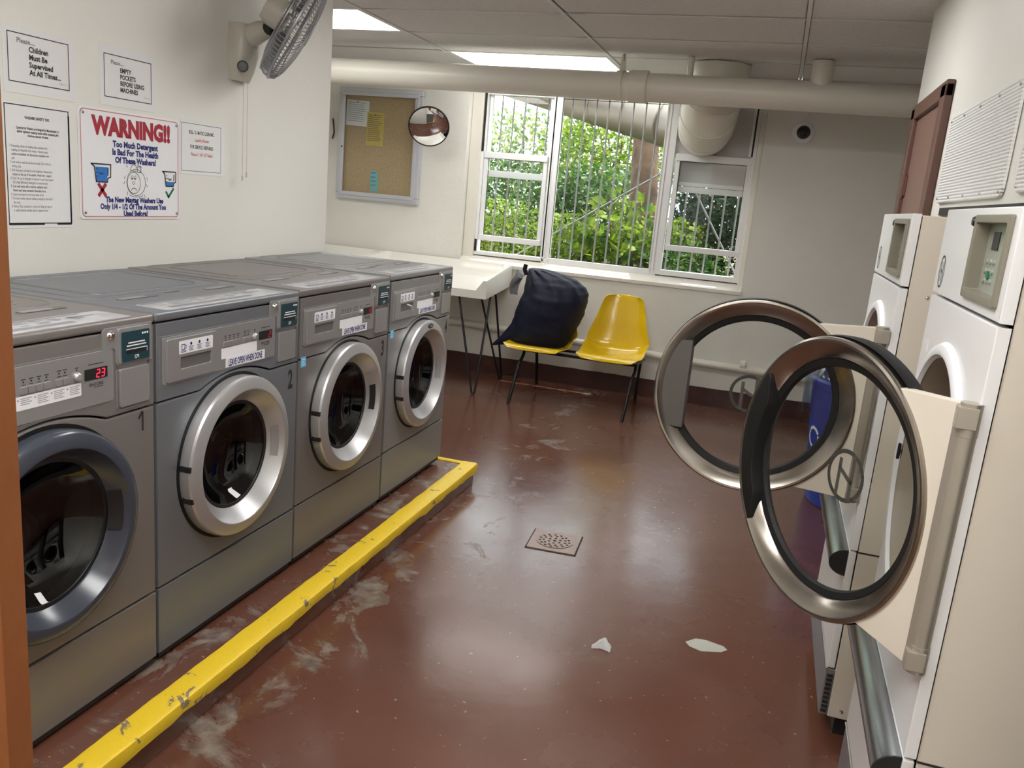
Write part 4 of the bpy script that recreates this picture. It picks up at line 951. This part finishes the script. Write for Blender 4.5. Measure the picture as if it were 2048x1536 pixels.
# ------------------------------------------------------------------ two seat bench
bn=thing('seat_bench','two seat bench with yellow moulded shells on black tubular legs under the window','bench',(.2,2.05,0))
def seat(cx):
    s_=MB()
    #  (y, z, half width)
    prof=[(1.832,.372,.185),(1.840,.388,.205),(1.872,.396,.225),(1.96,.385,.232),(2.06,.368,.234),(2.16,.366,.236),(2.235,.385,.238),(2.275,.43,.236),(2.295,.50,.224),(2.315,.60,.196),(2.335,.70,.170),(2.348,.765,.150),(2.356,.788,.128),(2.362,.795,.095)]
    def pf(u,v):
        k=v*(len(prof)-1); i=min(int(k),len(prof)-2); f_=k-i
        P0,P1,P2,P3=prof[max(i-1,0)],prof[i],prof[i+1],prof[min(i+2,len(prof)-1)]
        y,z,w_=[.5*(2*P1[q]+(P2[q]-P0[q])*f_+(2*P0[q]-5*P1[q]+4*P2[q]-P3[q])*f_*f_+(3*P1[q]-P0[q]-3*P2[q]+P3[q])*f_**3) for q in range(3)]
        x=(u*2-1); e=abs(x)**3.2
        back=max(0,min(1,(z-.42)/.2))
        dz=(.075*e*math.exp(-((y-2.17)/.12)**2)*(1-back)+.012*e*(1-back)); dy=-.075*e*math.sin(min(1,max(0,(z-.36)/.3))*PI*.8)*back-.05*e*math.exp(-((z-.46)/.1)**2)
        return Vector((cx+x*w_-.2,y+dy-2.05,z+dz))
    s_.surf(pf,25,53)
    bmesh.ops.recalc_face_normals(s_.bm,faces=s_.bm.faces)
    bmesh.ops.solidify(s_.bm,geom=s_.bm.faces[:],thickness=.007)
    o=s_.build('seat_shell',YCHAIR,bn,ang=60)
    m=o.modifiers.new('smooth','SUBSURF'); m.levels=1; m.render_levels=1
    return o
seat(-.085); seat(.452)
for x0,x1,yr in ((-.193,-.205,2.506),(.628,.609,2.40)):
    l=MB(); p=[(x0,1.71,0),(x0+.006,1.76,.10),(x0+.014,1.85,.27)]+[(x0+.02,1.885+.055*math.sin(a),.305+.05*(1-math.cos(a))) for a in (.3,.7,1.1,1.45)]+[(x0+.02,2.0,.357),(x0+.02,2.22,.352)]
    l.tube([(a-.2,b-2.05,c) for a,b,c in p],.0115,12); l.build('front_leg',BLKSTEEL,bn)
    l=MB(); p=[(x0+.02,2.2,.352),(x0+.018,2.30,.345),(x1+.01,2.36,.31),(x1+.004,yr-.06,.12),(x1,yr-.02,0)]
    l.tube([(a-.2,b-2.05,c) for a,b,c in p],.0115,12); l.build('rear_leg',BLKSTEEL,bn)
MB().box(-.38,.45,-.09,-.065,.343,.362,.003).build('seat_rail',BLKSTEEL,bn)
MB().box(-.38,.45,.13,.155,.338,.357,.003).build('seat_rail',BLKSTEEL,bn)

# ------------------------------------------------------------------ laundry bag
bag=thing('laundry_bag','stuffed navy laundry bag slumped on the left yellow seat','laundry bag',(-.1,2.10,.37))
rows=[(.352,-.22,.02,.02),(.356,-.345,.05,.09),(.375,-.375,.075,.14),(.42,-.372,.105,.175),(.475,-.352,.128,.195),(.56,-.33,.172,.21),(.65,-.305,.205,.215),(.73,-.282,.217,.215),(.79,-.262,.214,.20),(.84,-.250,.185,.18),(.88,-.245,.125,.15),(.91,-.243,.035,.11),(.93,-.238,-.08,.07),(.938,-.215,-.13,.03)]
def bagf(u,v):
    k=v*(len(rows)-1); i=min(int(k),len(rows)-2); f_=k-i; f_=f_*f_*(3-2*f_) if False else f_
    z,xl,xr,d_=[rows[i][q]+(rows[i+1][q]-rows[i][q])*f_ for q in range(4)]
    a=2*PI*u; cx=(xl+xr)/2; h=(xr-xl)/2
    p=Vector((cx+h*math.cos(a),d_*math.sin(a)*1.0,z))
    n_=noise.noise(Vector((p.x*5,p.y*5,z*5+3)))*.016+noise.noise(Vector((p.x*4+p.z*9,p.y*9,z*22)))*.007
    up=max(0,(z-.68)/.25); n_+=up*.012*math.sin(9*a+z*18+3*noise.noise(p*4)); 
    q=Vector((math.cos(a),math.sin(a),0))*n_*min(1,h/.06)
    return p+q+Vector((.1,.02,-.37))
b=MB(); g_=b.surf(bagf,72,66,closeu=True)
b.bm.faces.new([g_[i][0] for i in range(72)]); b.bm.faces.new([g_[i][-1] for i in range(72)])
b.build('bag_body',BAGM,bag,ang=80)
b=MB(); b.tube([Vector((-.10,-.02,.15)).lerp(Vector((-.352,-.10,-.024)),q/14)+Vector((0,0,-.012*math.sin(PI*q/14))) for q in range(15)],.06,18,rfn=lambda t_:.115*(1-t_)**1.05+.002); b.build('bag_corner',BAGM,bag,ang=80)
def flap(u,v):
    a=u*2*PI; r_=.045*(1-.35*v)+.012*math.sin(3*a+4*v); z=.895-.15*v
    c=Vector((-.268-.05*math.sin(v*2.2)+.01*v,2.02-.03*v,z)); return c+Vector((math.cos(a)*r_*.8,math.sin(a)*r_*.7,.03*math.sin(a*2+1)*(1-v)))-Vector((-.1,2.10,.37))
b=MB(); g_=b.surf(flap,28,18,closeu=True); b.bm.faces.new([g_[i][0] for i in range(28)]); b.bm.faces.new([g_[i][-1] for i in range(28)]); tag(b.build('bag_flap',BAGG,bag,ang=80),'grey gathered neck flap')
b=MB(); b.tube([(-.14,-.06,.52),(-.152,-.07,.56),(-.143,-.075,.595)],.016,8,flat=.5); b.build('bag_tie',BAGM,bag)

# ------------------------------------------------------------------ recycling bin and liner
bi=thing('recycling_bin','round blue plastic recycling bin behind the farther dryer','bin',(2.07,.80,0))
bi.location=(2.09,.80,0)
MB().lathe([(.0001,.004),(.285,.004),(.295,.03),(.345,.62),(.352,.625),(.356,.66),(.345,.672),(.335,.66),(.285,.04)],(0,0,0),(0,0,1),64).build('bin_body',BINM,bi)
t=MB(); fb_=lambda a,b,d:(( .322+d+.05*(b-.35)/.6)*math.cos(PI*1.12+a/.33),(.322+d+.05*(b-.35)/.6)*math.sin(PI*1.12+a/.33),b)
t.line(fb_,arcpts((0,.36),.05,.6,2.4,8),.016,.003); t.line(fb_,arcpts((0,.36),.05,2.7,4.5,8),.016,.003); t.line(fb_,arcpts((0,.36),.05,4.8,6.5,8),.016,.003)
t.build('recycling_symbol',WHITE,bi)
ln=thing('bin_liner','clear plastic liner puffed up and folded over the blue bin','bin liner',(2.09,.80,.52))
def lf(u,v):
    a=2*PI*u; k=v
    if k<.45: q=k/.45; r_=.352+.016+.010*math.sin(9*a)+.01*q; z=-.02-.05*math.sin(2*a+.6)-.06*math.sin(5*a)+ (.17+.05*math.sin(2*a+.6)+.06*math.sin(5*a))*q
    else: q=(k-.45)/.55; r_=.372-.16*q+.02*math.sin(7*a+5*q); z=.15+.11*math.sin(q*PI*.6)+.02*math.sin(4*a)
    return Vector((r_*math.cos(a),r_*math.sin(a),z+.012*noise.noise(Vector((math.cos(a)*4,math.sin(a)*4,k*6)))))
b=MB(); b.surf(lf,96,30,closeu=True); b.build('liner_film',LINERM,ln,ang=80)

# ------------------------------------------------------------------ floor drain, tissue
dn=thing('floor_drain','square metal floor drain with a round perforated grate','drain',(.735,-.485,0),R(4))
MB().box(-.105,.105,-.105,.105,-.004,.006,.003).build('drain_plate',DRAIN,dn)
MB().lathe([(.078,.006),(.080,.0085),(.074,.0085),(.068,.0065),(.0001,.0065)],(0,0,0),(0,0,1),40).build('drain_grate',DRAIN,dn)
h=MB(); h.prism(arcpts((0,0),.008,0,2*PI,10)[:-1],lambda a,b,d:(a,b,d),.006,.0072)
for n_,r_ in ((6,.026),(11,.048),(15,.064)):
    for k in range(n_):
        a=2*PI*k/n_+r_*20; h.prism(arcpts((r_*math.cos(a),r_*math.sin(a)),.0062,0,2*PI,8)[:-1],lambda a_,b_,d:(a_,b_,d),.006,.0072)
h.build('drain_holes',GAPM,dn)
MB().line(lambda a,b,d:(a,b,d),[(-.107,-.107),(.107,-.107),(.107,.107),(-.107,.107)],.006,.0012,True).build('plate_gap',GAPM,dn)
ts=thing('crumpled_tissue','small crumpled scrap of white tissue on the red floor','tissue',(1.103,-1.26,0))
b=MB()
def tf(u,v):
    x=-.032+.064*u; y=-.016+.05*v*(1-abs(u-.55)*1.1)
    z=.003+.024*math.sin(v*PI*.8)*(1-abs(2*u-1.1)*.7)+.006*noise.noise(Vector((u*5,v*5,1)))
    return Vector((x,y-.012*(1-abs(2*u-1))*-1,max(.001,z)))
b.surf(tf,14,10); bmesh.ops.solidify(b.bm,geom=b.bm.faces[:],thickness=.001); b.build('tissue',TISSUE,ts)

# ------------------------------------------------------------------ outdoors: bank, trunk, shrubs
gr=MB(); gr.surf(lambda u,v:Vector((-9+18*u,YB+.26+11*v,.55+.28*v*1.5+.12*noise.noise(Vector((u*9,v*6,0))))),50,40); tag(gr.build('ground_outside',SOIL),'leaf littered bank outside the window','ground',kind='structure')
tr=thing('tree_trunk','thick brown tree trunk outside the centre of the window','tree',(.20,4.25,.75))
b=MB(); b.tube([(.05,0,-.1),(.02,0,.3),(0,0,.7),(-.035,0,1.2),(-.07,0,1.9),(-.10,0,3.2)],.12,20,rfn=lambda t_:.155-.05*t_)
for v in b.bm.verts: v.co+=Vector((noise.noise(v.co*7)*.02,noise.noise(v.co*7+Vector((5,0,0)))*.02,0))
b.build('trunk',BARK,tr,ang=80)
def shrub(name,label,loc,size,n,leaf,M_,seed,cat='shrub',shape='ball',stems=5,group='shrubs outside the window'):
    o=thing(name,label,cat,loc,0,group); r=random.Random(seed); b=MB()
    for _ in range(n):
        while True:
            p=Vector((r.uniform(-1,1),r.uniform(-1,1),r.uniform(0,1)))
            q=Vector((p.x,p.y,(p.z-.5)*2))
            if q.length<1 and (q.length>.35 or r.random()<.4): break
        if shape=='cone': p.x*=1-.75*p.z; p.y*=1-.75*p.z
        c=Vector((p.x*size[0],p.y*size[1],p.z*size[2]))
        c+=Vector((noise.noise(c*2+Vector((seed,0,0))),0,noise.noise(c*2+Vector((0,seed,0)))))*.12
        d=Vector((r.gauss(0,1),r.gauss(0,1)-.3,r.gauss(.1,.7))).normalized(); s_=d.cross(Vector((r.gauss(0,1),r.gauss(0,1),r.gauss(0,1)))).normalized()
        L_=leaf*r.uniform(.6,1.3); w_=L_*.28; nrm=d.cross(s_)*L_*.08
        vs=[b.bm.verts.new(c),b.bm.verts.new(c+d*L_*.45+s_*w_+nrm),b.bm.verts.new(c+d*L_),b.bm.verts.new(c+d*L_*.45-s_*w_+nrm)]
        b.bm.faces.new((vs[0],vs[1],vs[2])); b.bm.faces.new((vs[0],vs[2],vs[3]))
    f_=b.build('foliage',M_,o,normals=False); f_['kind']='stuff'
    st=MB()
    for _ in range(stems):
        a=r.uniform(0,2*PI); k=r.uniform(.3,.8); st.tube([(0,0,-.1),(math.cos(a)*size[0]*k*.4,math.sin(a)*size[1]*k*.4,size[2]*.45),(math.cos(a)*size[0]*k,math.sin(a)*size[1]*k,size[2]*.85)],.012,6,rfn=lambda t_:.016*(1-.7*t_))
    st.build('stems',BARK,o)
    return o
shrub('leafy_shrub','bright green broad leaved shrub in front of the tree trunk',(.10,3.75,.62),(.42,.28,.95),420,.13,LEAF1,1)
shrub('leafy_shrub','bright green bush low in the left of the centre window',(-.35,3.9,.6),(.40,.35,.75),1500,.06,LEAF1,2)
shrub('leafy_shrub','small leaved sunlit bush behind the left window',(-1.05,3.8,.6),(.55,.45,.85),3000,.045,LEAF1,3)
shrub('leafy_shrub','mid green hedge bush behind the left sash rail',(-1.2,4.9,.8),(.8,.6,1.05),3200,.06,LEAF2,4)
shrub('leafy_shrub','deep green bush left of the trunk, behind the bright ones',(-.45,5.1,.85),(.7,.6,1.0),3000,.07,LEAF2,5)
shrub('leafy_shrub','pale washed out treetop high behind the left window',(-1.9,7.2,1.12),(1.5,1.0,1.45),4500,.075,LEAF3,6)
shrub('leafy_shrub','pale yellow green tree left of the trunk',(-.55,6.6,1.3),(1.0,.8,1.45),3600,.08,LEAF1,7)
shrub('conifer','dark green conifer at the right of the trunk',(.78,4.9,.85),(.40,.45,1.22),3600,.07,LEAF4,8,'tree')
shrub('conifer','dark conifer filling the right window',(1.25,4.2,.7),(.48,.4,1.25),4200,.06,LEAF4,9,'tree')
shrub('leafy_shrub','green shrub low behind the right window',(.75,3.6,.55),(.42,.3,.62),1600,.06,LEAF2,10)
shrub('leafy_shrub','leafy shrub at the far right edge of the right window',(1.75,4.0,.6),(.55,.4,.95),2200,.06,LEAF2,11)
shrub('leafy_shrub','bright green bush between the trunk and the right window',(.55,4.35,.68),(.4,.3,.70),1500,.08,LEAF1,12)
